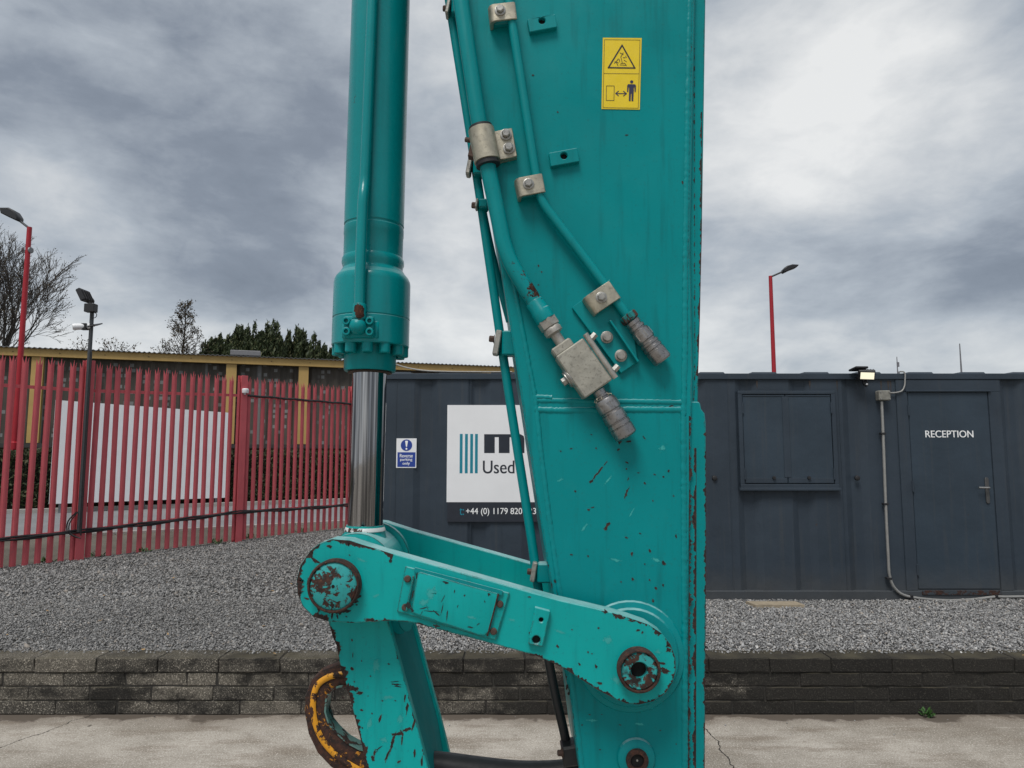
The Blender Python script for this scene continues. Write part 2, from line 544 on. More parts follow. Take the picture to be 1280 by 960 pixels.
def chip_mat(name, rusty, fine, col=(0.012, 0.018, 0.018), cut=0.36):
    """bare patch whose outline breaks up: the wear value is 1 inside and falls to 0 at the rim"""
    m, k = mat(name); p = k.pos()
    w = k.n('ShaderNodeAttribute', attribute_name='wear').outputs['Fac']
    nz = k.math('ADD', k.math('MULTIPLY', k.math('SUBTRACT', k.noise(p, fine, 4, 0.65), 0.5), 1.25), k.math('MULTIPLY', k.math('SUBTRACT', k.noise(p, fine * 3.1, 2, 0.6), 0.5), 0.5))
    s = k.math('ADD', w, nz)
    if rusty:
        c = k.mix(k.step(k.noise(p, 130, 4, 0.65), 0.4, 0.66), (0.010, 0.007, 0.007), (0.046, 0.018, 0.012))
        c = k.mix(k.step(s, 0.46, 0.38), c, (0.075, 0.045, 0.038))
    else:
        c = col
    b = k.bsdf(c, 0.85)
    a = k.math('GREATER_THAN', s, cut)
    k.t.links.new(a, b.inputs['Alpha'])
    return m
M_CHIP = chip_mat('bare_rusty_chip', True, 210)
M_CHIP_DARK = chip_mat('dark_scuff', False, 260)
M_CHIP_PALE = chip_mat('pale_scuff', False, 380, (0.030, 0.33, 0.315), 0.62)
M_LINER = plain('primer_scrape', (0.30, 0.42, 0.40), 0.7, 0, 0.4, 160)

# ================================================================== THE SETTING
YW = 5.40                     # front of the retaining wall
YC = 7.60                     # front of the cabin
WALL_TOP = 0.40
FAR_Z = 0.28

# fence line in plan
FA = G(95, 701, 0.30); FB = G(435, 660, 0.34)
FDIR = (FB - FA); FDIR.z = 0; FLEN = FDIR.length; FDIR.normalize()
FNORM = Vector((FDIR.y, -FDIR.x, 0))         # towards the camera side
BAY = FLEN / 2
HP_Z = P(100, 451, FA.y).z                    # height of the post top

def fence_side(x, y):
    return (x - FA.x) * FNORM.x + (y - FA.y) * FNORM.y

def ground_f0(t):
    return 0.31 + 0.04 * max(0, min(1, t / (2 * BAY)))

def gz(x, y):
    """height of the gravel"""
    t = min(1, max(0, (y - 7.2) / 3.0)); t = t * t * (3 - 2 * t)
    s = min(1, max(0, (-x - 1.2) / 4.0))
    base = WALL_TOP - 0.005 - 0.085 * t * (0.35 + 0.65 * s)
    return base + 0.024 * mnoise.noise(Vector((x * 0.9, y * 0.9, 0))) + 0.006 * mnoise.noise(Vector((x * 4, y * 4, 3)))

# ---- materials of the setting
def concrete_mat():
    m, k = mat('yard_concrete'); p = k.pos(); x, y, z = k.xyz(p)
    big = k.noise(p, 1.3, 6, 0.62)
    st = k.noise(k.vec(k.math('MULTIPLY', x, 1.0), k.math('MULTIPLY', y, 4.0), 0.0), 1.6, 6, 0.65)
    c = k.mix(k.step(big, 0.3, 0.7), (0.21, 0.185, 0.15), (0.415, 0.38, 0.33))
    c = k.mix(k.math('MULTIPLY', k.step(st, 0.48, 0.66), 0.6), c, (0.17, 0.135, 0.10))
    gr = k.noise(p, 95, 4, 0.78)
    c = k.mix(k.step(gr, 0.54, 0.66), c, (0.66, 0.62, 0.56))
    c = k.mix(k.step(gr, 0.45, 0.33), c, (0.13, 0.112, 0.092))
    c = k.mix(k.math('MULTIPLY', k.step(k.noise(p, 26, 5, 0.75), 0.52, 0.68), 0.45), c, (0.15, 0.125, 0.10))
    c = k.mix(k.math('MULTIPLY', k.step(k.noise(k.vec(k.math('MULTIPLY', x, 3.0), k.math('MULTIPLY', y, 30.0), 1.0), 1.0, 5, 0.7), 0.60, 0.68), 0.5), c, (0.60, 0.56, 0.50))
    # scattered dark spots
    sp = k.voro(k.vmath('ADD', p, k.vmath('SCALE', k.noise(p, 14, 3, 0.5, 0, 1), None, 0.12)), 2.1)
    c = k.mix(k.math('MULTIPLY', k.step(sp, 0.075, 0.05), 0.8), c, (0.07, 0.058, 0.048))
    # damp dirt that has washed down along the foot of the wall
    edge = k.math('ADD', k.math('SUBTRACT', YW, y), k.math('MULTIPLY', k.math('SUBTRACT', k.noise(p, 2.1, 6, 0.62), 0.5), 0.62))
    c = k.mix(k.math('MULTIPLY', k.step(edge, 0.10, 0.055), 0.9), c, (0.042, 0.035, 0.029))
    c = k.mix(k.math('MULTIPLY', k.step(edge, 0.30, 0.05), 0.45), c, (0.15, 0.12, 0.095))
    # two cracks
    def crack(x0, y0, dx, dy, w, lo, hi):
        L = math.hypot(dx, dy); nx, ny = -dy / L, dx / L
        wob = k.math('MULTIPLY', k.math('SUBTRACT', k.noise(p, 5.0, 5, 0.6), 0.5), 0.16)
        d = k.math('ADD', k.math('ADD', k.math('MULTIPLY', k.math('SUBTRACT', x, x0), nx), k.math('MULTIPLY', k.math('SUBTRACT', y, y0), ny)), wob)
        a = k.math('LESS_THAN', k.math('ABSOLUTE', d), w)
        return k.math('MULTIPLY', a, k.math('MULTIPLY', k.math('GREATER_THAN', x, lo), k.math('LESS_THAN', x, hi)))
    a = P(882, 912, 1).x
    g1 = G(880, 908, 0); g2 = G(918, 962, 0)
    cr = crack(g1.x, g1.y, g2.x - g1.x, g2.y - g1.y, 0.005, g1.x - 0.5, g1.x + 4)
    h1 = G(0, 935, 0); h2 = G(80, 906, 0)
    cr2 = crack(h1.x, h1.y, h2.x - h1.x, h2.y - h1.y, 0.004, -30, h2.x + 0.1)
    ck = k.math('MAXIMUM', cr, cr2)
    c = k.mix(ck, c, (0.03, 0.026, 0.022))
    h = k.math('ADD', k.math('MULTIPLY', gr, 0.4), k.math('MULTIPLY', ck, -1.5))
    k.bsdf(c, 0.85, 0.0, k.bump(h, 0.6, 0.004), 0.3)
    return m
M_CONC = concrete_mat()

def ground_mat(name, a, b, grain, s=90):
    m, k = mat(name); p = k.pos()
    c = k.mix(k.step(k.noise(p, 0.7, 6, 0.6), 0.3, 0.7), a, b)
    c = k.mix(k.step(k.noise(p, s, 4, 0.7), 0.52, 0.7), c, grain)
    k.bsdf(c, 0.9, 0.0, k.bump(k.noise(p, s, 4, 0.7), 0.6, 0.01), 0.25)
    return m
M_SOIL = ground_mat('bare_soil', (0.075, 0.066, 0.052), (0.125, 0.112, 0.09), (0.19, 0.17, 0.14), 40)
M_ROAD = ground_mat('asphalt', (0.17, 0.175, 0.18), (0.21, 0.215, 0.22), (0.26, 0.26, 0.26), 60)
M_KERB = ground_mat('kerb_concrete', (0.26, 0.25, 0.23), (0.36, 0.35, 0.33), (0.42, 0.41, 0.39), 70)
M_LINE = ground_mat('road_paint', (0.55, 0.55, 0.53), (0.62, 0.62, 0.6), (0.4, 0.4, 0.4), 50)
M_GRASS = ground_mat('verge_soil', (0.045, 0.05, 0.025), (0.07, 0.075, 0.035), (0.11, 0.10, 0.06), 40)
def gravel_bed_mat():
    m, k = mat('gravel_bed'); p = k.pos()
    v = k.n('ShaderNodeTexVoronoi', feature='F1'); k.put(v.inputs['Vector'], p); k.put(v.inputs['Scale'], 46.0)
    q = k.xyz(v.outputs['Color'])[0]
    c = k.mix(q, (0.06, 0.06, 0.06), (0.36, 0.35, 0.34))
    c = k.mix(k.step(v.outputs['Distance'], 0.25, 0.6), c, (0.03, 0.03, 0.028))
    k.bsdf(c, 0.9, 0, k.bump(v.outputs['Distance'], 0.8, 0.01), 0.25)
    return m
M_GBED = gravel_bed_mat()
def stone_mat():
    m, k = mat('gravel_stone'); p = k.pos()
    rnd = k.n('ShaderNodeNewGeometry').outputs['Random Per Island']
    cr = k.n('ShaderNodeValToRGB'); k.put(cr.inputs[0], rnd)
    e = cr.color_ramp.elements
    e[0].position = 0; e[0].color = (0.05, 0.05, 0.053, 1)
    e[1].position = 1; e[1].color = (0.70, 0.69, 0.67, 1)
    for q, c in ((0.18, (0.23, 0.23, 0.232)), (0.55, (0.37, 0.367, 0.363)), (0.88, (0.50, 0.495, 0.485)), (0.93, (0.42, 0.36, 0.30))):
        z = e.new(q); z.color = (*c, 1)
    c = k.mix(k.lin(k.noise(p, 240, 3, 0.6), 0.3, 0.7, 0.0, 0.45), cr.outputs[0], (0.15, 0.15, 0.15))
    # sooty/mossy patches on the bed
    c = k.mix(k.math('MULTIPLY', k.step(k.noise(p, 0.9, 5, 0.6), 0.52, 0.75), 0.35), c, (0.11, 0.105, 0.09))
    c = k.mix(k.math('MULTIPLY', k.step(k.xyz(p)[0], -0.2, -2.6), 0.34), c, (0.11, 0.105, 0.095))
    k.bsdf(c, 0.8, 0, None, 0.3)
    return m
M_STONE = stone_mat()
def block_mat():
    m, k = mat('concrete_block'); p = k.pos(); x, y, z = k.xyz(p)
    oi = k.n('ShaderNodeObjectInfo').outputs['Random']
    c = k.mix(oi, (0.065, 0.06, 0.052), (0.15, 0.135, 0.112))
    # open grain
    gr = k.noise(p, 105, 4, 0.75)
    c = k.mix(k.step(gr, 0.55, 0.63), c, (0.46, 0.42, 0.35))
    c = k.mix(k.step(gr, 0.46, 0.34), c, (0.025, 0.024, 0.022))
    # black algae: big smears, heavier towards the right and on top courses
    al = k.noise(k.vec(x, y, k.math('MULTIPLY', z, 2.6)), 1.5, 7, 0.62)
    al = k.math('ADD', al, k.lin(x, -3.0, 2.6, -0.02, 0.30))
    al = k.math('ADD', al, k.math('MULTIPLY', k.math('SUBTRACT', k.noise(p, 9, 5, 0.65), 0.5), 0.42))
    c = k.mix(k.math('MULTIPLY', k.step(al, 0.44, 0.66), 0.88), c, (0.013, 0.0125, 0.012))
    # thin green-brown film on the upward faces
    nrm = k.xyz(k.n('ShaderNodeNewGeometry').outputs['True Normal'])[2]
    c = k.mix(k.math('MULTIPLY', k.step(nrm, 0.5, 0.9), k.lin(k.noise(p, 6, 5), 0.35, 0.7, 0.15, 0.8)), c, (0.085, 0.075, 0.05))
    k.bsdf(c, 0.92, 0, k.bump(gr, 0.9, 0.006), 0.2)
    return m
M_BLOCK = block_mat()
M_MORTAR = plain('old_mortar', (0.026, 0.024, 0.021), 0.95, 0, 0.5, 18, 0.5, 120)

def sheet(name, pts, m):
    bm = B()
    bm.faces.new([bm.verts.new(q) for q in pts])
    o = obj(name, bm, m, smooth=0, kind='structure')
    return o

yard = sheet('concrete_yard', [(-200, -200, 0), (200, -200, 0), (200, 5.52, 0), (-200, 5.52, 0)], M_CONC)
bm = B()
gx = [-900, -60, -20, 20, 60, 900]; gy = [5.5, 30, 70, 200, 1500]
gv = {(i, j): bm.verts.new((gx[i], gy[j], FAR_Z)) for i in range(6) for j in range(5)}
for i in range(5):
    for j in range(4): bm.faces.new((gv[i, j], gv[i + 1, j], gv[i + 1, j + 1], gv[i, j + 1]))
skirt = [bm.verts.new((x, 5.5, -0.02)) for x in gx]
for i in range(5): bm.faces.new((skirt[i], skirt[i + 1], gv[i + 1, 0], gv[i, 0]))
obj('ground', bm, M_SOIL, smooth=0, kind='structure')

# ---- road, kerbs and verge beyond the fence
K0 = G(0, 643, FAR_Z); K1 = G(290, 632.5, FAR_Z); KD = (K1 - K0).normalized(); KN = Vector((KD.y, -KD.x, 0))   # KN points towards the camera
ND = KD; N0 = G(150, 667, FAR_Z) - ND * 4
z1 = Vector((0, 0, 0.004))
k_a, k_b = K0 - KD * 60, K0 + KD * 120
n_a, n_b = N0 - ND * 60, N0 + ND * 60
sheet('road', [q + z1 for q in (n_a, n_b, k_b, k_a)], M_ROAD)
bm = B(); beam(bm, k_a + Vector((0, 0, 0.06)), k_b + Vector((0, 0, 0.06)), 0.14, 0.13, bev=0.01)
obj('kerb', bm, M_KERB, kind='structure')
bm = B()
nn = Vector((ND.y, -ND.x, 0))
for q in range(60):
    a = N0 - ND * (20 - q * 0.92); beam(bm, a + nn * 0.07 + Vector((0, 0, 0.02)), a + ND * 0.905 + nn * 0.07 + Vector((0, 0, 0.02)), 0.12, 0.07, bev=0.008)
obj('edging_kerb', bm, M_KERB, kind='structure')
sheet('verge', [q + Vector((0, 0, 0.11)) for q in (k_a - KN * 0.07, k_b - KN * 0.07, k_b - KN * 14, k_a - KN * 14)], M_GRASS)

# ---- the bed of gravel
nx_, ny_ = 150, 90
bm = B()
grid = {}
for i in range(nx_ + 1):
    for j in range(ny_ + 1):
        x = -13 + 23 * i / nx_; y = 5.60 + 12.0 * j / ny_
        grid[i, j] = bm.verts.new((x, y, gz(x, y) - 0.012))
for i in range(nx_):
    for j in range(ny_):
        v4 = (grid[i, j], grid[i + 1, j], grid[i + 1, j + 1], grid[i, j + 1])
        cx = sum(q.co.x for q in v4) / 4; cy = sum(q.co.y for q in v4) / 4
        if fence_side(cx, cy) > -0.12:
            bm.faces.new(v4)
loose = [v for v in bm.verts if not v.link_faces]
bmesh.ops.delete(bm, geom=loose, context='VERTS')
obj('gravel_bed', bm, M_GBED, kind='structure')

def gravel_stones():
    pts = []
    def scatter(n, x0, x1, y0, y1):
        xs = nrng.uniform(x0, x1, n); ys = nrng.uniform(y0, y1, n)
        return np.stack([xs, ys], 1)
    a = scatter(160000, -6.4, 6.4, 5.52, 7.62)
    b = scatter(84000, -9.0, -1.2, 7.6, 15.5)
    pa = np.concatenate([a, b])
    side = (pa[:, 0] - FA.x) * FNORM.x + (pa[:, 1] - FA.y) * FNORM.y
    keep = side > -0.1
    keep &= ~((pa[:, 0] > -1.35) & (pa[:, 1] > 7.62))
    keep &= np.abs(pa[:, 0]) < pa[:, 1] * 0.85 + 1.0
    # thin out over the wall coping
    keep &= ~((pa[:, 1] < 5.60) & (nrng.random(len(pa)) > 0.22))
    pa = pa[keep]
    # a few strays that have dropped onto the yard
    st = np.stack([nrng.uniform(-5, 5, 70), YW - 0.02 - np.abs(nrng.normal(0, 0.16, 70))], 1)
    pa = np.concatenate([pa, st])
    far = pa[:, 1] > 7.6
    n = len(pa)
    z = np.array([gz(x, y) for x, y in pa])
    z = np.where(pa[:, 1] < 5.6, np.maximum(z, WALL_TOP + 0.004), z)
    z = np.where(pa[:, 1] < 5.4, 0.006, z)
    size = nrng.gamma(7.0, 1 / 7.0, n) * np.where(far, 0.0125, 0.0074)
    size = np.clip(size, 0.003, 0.022)
    size = np.where(pa[:, 1] < 5.4, size * 0.62, size)
    z = np.where(pa[:, 1] < 5.4, 0.002, z)
    octa = np.array([(1, 0, 0), (-1, 0, 0), (0, 1, 0), (0, -1, 0), (0, 0, 1), (0, 0, -1)], float)
    tri = np.array([(0, 2, 4), (2, 1, 4), (1, 3, 4), (3, 0, 4), (2, 0, 5), (1, 2, 5), (3, 1, 5), (0, 3, 5)])
    V = octa[None] * nrng.uniform(0.55, 1.35, (n, 6, 1)) + nrng.normal(0, 0.22, (n, 6, 3))
    V *= np.stack([nrng.uniform(0.8, 1.5, n), nrng.uniform(0.7, 1.1, n), nrng.uniform(0.4, 0.8, n)], 1)[:, None, :]
    q = nrng.normal(0, 1, (n, 4)); q[:, 1:3] *= 0.35; q /= np.linalg.norm(q, axis=1, keepdims=True)
    w, x, y, zz = q.T
    Rm = np.stack([np.stack([1 - 2 * (y * y + zz * zz), 2 * (x * y - zz * w), 2 * (x * zz + y * w)], 1),
                   np.stack([2 * (x * y + zz * w), 1 - 2 * (x * x + zz * zz), 2 * (y * zz - x * w)], 1),
                   np.stack([2 * (x * zz - y * w), 2 * (y * zz + x * w), 1 - 2 * (x * x + y * y)], 1)], 1)
    V = np.einsum('nij,nkj->nki', Rm, V) * size[:, None, None]
    V += np.stack([pa[:, 0], pa[:, 1], z + nrng.uniform(-0.006, 0.009, n)], 1)[:, None, :]
    F = tri[None] + (np.arange(n) * 6)[:, None, None]
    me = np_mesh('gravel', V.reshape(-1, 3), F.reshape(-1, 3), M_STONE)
    o = link_mesh('gravel', me, kind='stuff')
    o['label'] = 'loose grey stone chippings spread between the block wall and the cabin'
gravel_stones()

# ---- retaining wall of concrete blocks
def block_mesh(idx, L, D, H):
    bm = B()
    box(bm, (0, 0, 0), (L, D, H))
    bmesh.ops.subdivide_edges(bm, edges=[e for e in bm.edges if abs((e.verts[0].co - e.verts[1].co).x) > 0.1], cuts=3)
    bevel_sharp(bm, bm.verts[:], 0.007, 1)
    r = random.Random(idx)
    for v in bm.verts:
        v.co += Vector((r.uniform(-1, 1) * 0.004, r.uniform(-1, 1) * 0.004, r.uniform(-1, 1) * 0.0028))
    return mesh_of('concrete_block', bm, M_BLOCK, 0)
wall = root('retaining_wall', (0, YW + 0.107, 0), 'low dark retaining wall of stained concrete blocks holding back the gravel', 'wall')
bm = B(); box2(bm, (-9.4, YW + 0.007, 0), (9.4, YW + 0.205, 0.393))
obj('mortar', bm, M_MORTAR, wall, smooth=0)
bms = [block_mesh(i, 0.443, 0.215, 0.0945) for i in range(6)]
cms = [block_mesh(20 + i, 0.445, 0.222, 0.1015) for i in range(4)]
shift = [0.035, -0.17, 0.085, -0.13]
for cidx in range(4):
    for i in range(41):
        x = (i - 20) * 0.45 + shift[cidx]
        top = cidx == 3
        me = rng.choice(cms if top else bms)
        z = 0.1 * cidx + (0.0515 if top else 0.0495)
        link_mesh('concrete_block', me, wall, (x + rng.uniform(-.003, .003), YW + 0.1075 + rng.uniform(-.004, .004) - (0.004 if top else 0), z),
                  (rng.uniform(-.006, .006), rng.uniform(-.004, .004), rng.uniform(-.006, .006) + (math.pi if rng.random() < .5 else 0)))

# ---- weed at the foot of the wall
w0 = G(1154, 893, 0.0)
w0.y = YW - 0.05
weed = root('weed', (w0.x, w0.y, 0), 'small green weed growing at the foot of the block wall', 'weed')
M_LEAF_W = plain('weed_leaf', (0.045, 0.12, 0.025), 0.5, 0, 0.4, 60)
bm = B()
for i in range(30):
    az = rng.uniform(0, 6.28); el = rng.uniform(0.4, 1.4); L = rng.uniform(0.03, 0.085)
    d = Vector((math.cos(az) * math.cos(el), math.sin(az) * math.cos(el) * 0.6, math.sin(el)))
    s = d.cross(Vector((0, 0, 1))).normalized() * L * 0.16
    b0 = Vector((w0.x + rng.uniform(-.03, .03), w0.y + rng.uniform(-.02, .02), rng.uniform(0, .03)))
    m_ = b0 + d * L * 0.55 + Vector((0, 0, -0.004)); t_ = b0 + d * L + Vector((0, 0, -L * 0.25))
    v = [bm.verts.new(q) for q in (b0, m_ + s, t_, m_ - s)]
    bm.faces.new(v)
obj('foliage', bm, M_LEAF_W, weed, smooth=0)
bm = B()
for i in range(5):
    tube(bm, [(w0.x + rng.uniform(-.01, .01), w0.y, -0.005), (w0.x + rng.uniform(-.04, .04), w0.y + rng.uniform(-.02, .02), 0.05)], 0.0015, 5)
obj('stem', bm, M_LEAF_W, weed)

# ---- weeds at the foot of the fence and fallen leaves on the gravel
for i, (tt, lab) in enumerate(((-0.35, 'left of the camera pole'), (0.35, 'just right of the camera pole'), (1.0, 'two paces right of the camera pole'), (2.3, 'left of the post with the white sensor'), (3.1, 'right of the post with the white sensor'), (4.3, 'near the far end of the gravel'))):
    q = FA + FDIR * tt + FNORM * rng.uniform(-.12, .10); q.z = ground_f0(tt)
    o = root('weed', tuple(q), 'green weed tuft under the red fence, ' + lab, 'weed', 'weeds along the foot of the fence')
    bm = B()
    for j in range(26):
        az = rng.uniform(0, 6.28); el = rng.uniform(0.4, 1.4); L = rng.uniform(0.05, 0.15)
        d = Vector((math.cos(az) * math.cos(el), math.sin(az) * math.cos(el), math.sin(el)))
        s_ = d.cross(Vector((0, 0, 1))).normalized() * L * 0.12
        b0 = q + Vector((rng.uniform(-.09, .09), rng.uniform(-.06, .06), 0))
        v = [bm.verts.new(p_) for p_ in (b0, b0 + d * L * .55 + s_, b0 + d * L - Vector((0, 0, L * .2)), b0 + d * L * .55 - s_)]
        bm.faces.new(v)
    obj('foliage', bm, M_LEAF_W, o, smooth=0)
bm = B()
for i in range(60):
    x, y = rng.uniform(-5.5, 5.2), rng.uniform(5.45, 9.5)
    if fence_side(x, y) < .3 or (y > 7.5 and x > -1.6): continue
    c_ = Vector((x, y, gz(x, max(y, 5.6)) + .014)); a_ = rng.uniform(0, 6.28); L = rng.uniform(.012, .028)
    d = Vector((math.cos(a_), math.sin(a_), rng.uniform(-.2, .5))) * L; s_ = Vector((-math.sin(a_), math.cos(a_), rng.uniform(-.3, .3))) * L * .55
    bm.faces.new([bm.verts.new(p_) for p_ in (c_ - d, c_ + s_, c_ + d, c_ - s_)])
lv = obj('fallen_leaves', bm, plain('dead_leaf', (0.34, 0.22, 0.10), 0.8, 0, 0.5, 30), smooth=0, kind='stuff')
lv['label'] = 'scattered small dead leaves lying on the gravel'

# ---- flat slab lying on the gravel in front of the cabin
sl = [G(932, 751.5, 0.42), G(994, 751.5, 0.42), G(1006, 756, 0.42), G(944, 756, 0.42)]
bm = B()
lo = [bm.verts.new(q - Vector((0, 0, 0.05))) for q in sl]; hi = [bm.verts.new(q) for q in sl]
bm.faces.new(hi); bm.faces.new(lo[::-1])
for i in range(4): bm.faces.new((lo[i], lo[(i + 1) % 4], hi[(i + 1) % 4], hi[i]))
tag(obj('paving_slab', bm, plain('slab_buff', (0.30, 0.25, 0.18), 0.9, 0, 0.25, 20, 0.3), smooth=0), 'flat buff slab lying on the gravel against the cabin', 'slab')

# ================================================================== PALISADE FENCE
M_RED = painted('faded_red_paint', (0.57, 0.115, 0.13), 0.12, rough=0.5, edge_r=0.004)
fence_root = FA - FDIR * BAY
fence = root('palisade_fence', (FA.x, FA.y, 0.3), 'red steel palisade fence with three pointed pales beside the gravel', 'fence')
def ground_f(t):          # foot of the fence at distance t from post A
    return 0.30 + 0.04 * max(0, min(1, t / (2 * BAY))) - 0.01 * max(0, -t / BAY)
PALE_H = HP_Z - 0.30 - 0.04
def pale_mesh():
    cols = [(-.043, 0.0), (-.030, .002), (-.016, .011), (0, .013), (.016, .011), (.030, .002), (.043, 0.0)]
    top = [-.085, -.035, -.125, 0.0, -.125, -.035, -.085]
    bm = B()
    def layer(dy):
        a = [bm.verts.new((s, -d + dy, 0)) for s, d in cols]
        m_ = [bm.verts.new((s, -d + dy, PALE_H - 0.16)) for s, d in cols]
        t = [bm.verts.new((s * (1.5 if i in (1, 5) else 1), -d + dy + (-.008 if i == 3 else 0), PALE_H + top[i])) for i, (s, d) in enumerate(cols)]
        return a, m_, t
    f = layer(0); b = layer(0.004)
    for i in range(6):
        for r in range(2):
            bm.faces.new((f[r][i], f[r][i + 1], f[r + 1][i + 1], f[r + 1][i]))
            bm.faces.new((b[r][i + 1], b[r][i], b[r + 1][i], b[r + 1][i + 1]))
        bm.faces.new((f[2][i], f[2][i + 1], b[2][i + 1], b[2][i]))
    for r in range(2):
        bm.faces.new((f[r][0], f[r + 1][0], b[r + 1][0], b[r][0]))
        bm.faces.new((f[r][6], b[r][6], b[r + 1][6], f[r + 1][6]))
    return mesh_of('pale', bm, M_RED, 20)
pm = pale_mesh()
FANG = math.atan2(FDIR.y, FDIR.x)
sp = BAY / 17.4
bolt_bm = B(); hexbolt(bolt_bm, (0, 0, 0), (0, -1, 0), 0.012)
npale = 0
for b in range(-2, 2):
    for i in range(17):
        t = b * BAY + (i + 0.9) * sp
        q = FA + FDIR * t + FNORM * 0.045
        link_mesh('pale', pm, fence, (q.x, q.y, ground_f(t) + 0.03 + rng.uniform(-.008, .008)), (0, rng.uniform(-.006, .006), FANG + rng.uniform(-.02, .02)))
def post(t, extra=0.0):
    bm = B()
    z0 = 0.1; z1_ = HP_Z + 0.0 + ground_f(t) - 0.30 + extra
    q = FA + FDIR * t
    rot = Matrix.Rotation(FANG, 3, 'Z')
    # I-section post
    box(bm, (0, -0.040, (z0 + z1_) / 2), (0.135, 0.010, z1_ - z0), bev=0.002)
    box(bm, (0, 0.070, (z0 + z1_) / 2), (0.135, 0.008, z1_ - z0), bev=0.002)
    box(bm, (0, 0.0155, (z0 + z1_) / 2), (0.010, 0.100, z1_ - z0))
    # flared flat head
    return obj('post', bm, M_RED, fence, at=(q.x + FNORM.x * 0.05, q.y + FNORM.y * 0.05, 0), rot=(0, 0, FANG))
for t in (-2 * BAY, -BAY, 0, BAY, 2 * BAY): post(t)
U0 = P(97, 488.5, FA.y).z; U2 = P(432, 505.5, FB.y).z
L0 = P(97, 664, FA.y).z; L2 = P(432, 631, FB.y).z
mid = FA + FDIR * BAY
U1 = P(290, 494.5, mid.y).z; L1 = P(290, 640, mid.y).z
def rail_pt(t, kind):
    a = [(-2 * BAY, (U0 + U0 - U1) - .02, 2 * L0 - L1 - 0.05), (-BAY, U0 - 0.02, L0 - 0.05), (0, U0, L0), (BAY, U1, L1), (2 * BAY, U2, L2)]
    for p_, q_ in zip(a, a[1:]):
        if t <= q_[0] + 1e-6:
            f = (t - p_[0]) / (q_[0] - p_[0])
            z = p_[1 + kind] * (1 - f) + q_[1 + kind] * f
            v = FA + FDIR * t; v.z = z
            return v
for kind in (0, 1):
    for b in range(-2, 2):
        a = rail_pt(b * BAY + 0.03, kind); c = rail_pt((b + 1) * BAY - 0.03, kind)
        bm = B()
        beam(bm, a + FNORM * 0.030, c + FNORM * 0.030, 0.006, 0.048)
        beam(bm, a + FNORM * 0.008 + Vector((0, 0, .022)), c + FNORM * 0.008 + Vector((0, 0, .022)), 0.044, 0.006)
        obj('rail', bm, M_RED, fence)
# black cables tied along the rails
M_CABLE = plain('black_cable', (0.012, 0.012, 0.013), 0.5, 0, 0.2)
cab = root('cable_bundle', tuple(rail_pt(0, 1)), 'black cables tied along the lower rail of the red fence', 'cable')
for kq, (dz, off, rr) in enumerate(((0.018, 0.085, 0.017), (-0.012, 0.09, 0.015), (0.0, 0.105, 0.011))):
    pts = []
    for i in range(0, 61):
        t = -2 * BAY + 4 * BAY * i / 60
        v = rail_pt(t, 1) + FNORM * (off) + Vector((0, 0, dz + 0.010 * math.sin(i * 1.3 + kq * 2) - 0.012 * abs(math.sin(i * math.pi / 15))))
        pts.append(v)
    bm = B(); tube(bm, pts, rr, 7); obj('cable', bm, M_CABLE, cab)
bm = B()
pts = [rail_pt(BAY * (1 + i / 14), 0) + FNORM * 0.075 + Vector((0, 0, 0.012 - 0.006 * (i % 3))) for i in range(15)]
tube(bm, pts, 0.020, 7)
tag(obj('upper_cable', bm, M_CABLE), 'black cable along the upper rail of the farthest fence bay', 'cable')
# small white sensor on the middle post
q = rail_pt(BAY, 0) + FNORM * 0.12 + Vector((0, 0, 0.06))
bm = B(); lathe(bm, [(0, 0.055), (0.02, 0.062), (0.07, 0.062), (0.085, 0.05), (0.09, 0.0)], q + Vector((0, 0, -0.02)), (0, 0, 1), 16)
beam(bm, q + Vector((0, 0, -0.03)), q - FNORM * 0.09 + Vector((0, 0, -0.03)), 0.03, 0.03)
tag(obj('post_sensor', bm, M_WHITE), 'small white round sensor fixed to the middle red fence post', 'sensor')

# ---- CCTV pole in front of fence post A
pq = P(108.5, 500, (FA + FNORM * 0.2).y)
def PQ(u, v): return P(u, v, pq.y)
ptop = PQ(111, 381)
cctv = root('camera_pole', (pq.x, pq.y, L0), 'dark pole carrying a floodlight and a white camera on the red fence', 'pole')
bm = B(); lathe(bm, [(0, 0.030), (ptop.z - L0, 0.030)], (pq.x, pq.y, L0), (0, 0, 1), 12)
obj('mast', bm, M_POLE, cctv)
bm = B(); tube(bm, [(pq.x + .045, pq.y - .02, L0 - 0.05), (pq.x + .04, pq.y - .02, ptop.z - 0.75)], 0.012, 7)
obj('cable', bm, M_CABLE, cctv)
bm = B()
c0 = Vector((pq.x - .03, pq.y - .04, L0 + 0.30))
tube(bm, smooth_path([c0, c0 + Vector((-.10, -.03, -.14)), c0 + Vector((-.09, -.03, -.30)), c0 + Vector((.06, -.02, -.38))]), 0.010, 7)
tube(bm, smooth_path([c0 + Vector((.02, 0, 0)), c0 + Vector((-.06, -.05, -.16)), c0 + Vector((-.05, -.04, -.31)), c0 + Vector((.10, -.02, -.39))]), 0.009, 7)
obj('drooping_cable', bm, M_CABLE, cctv)
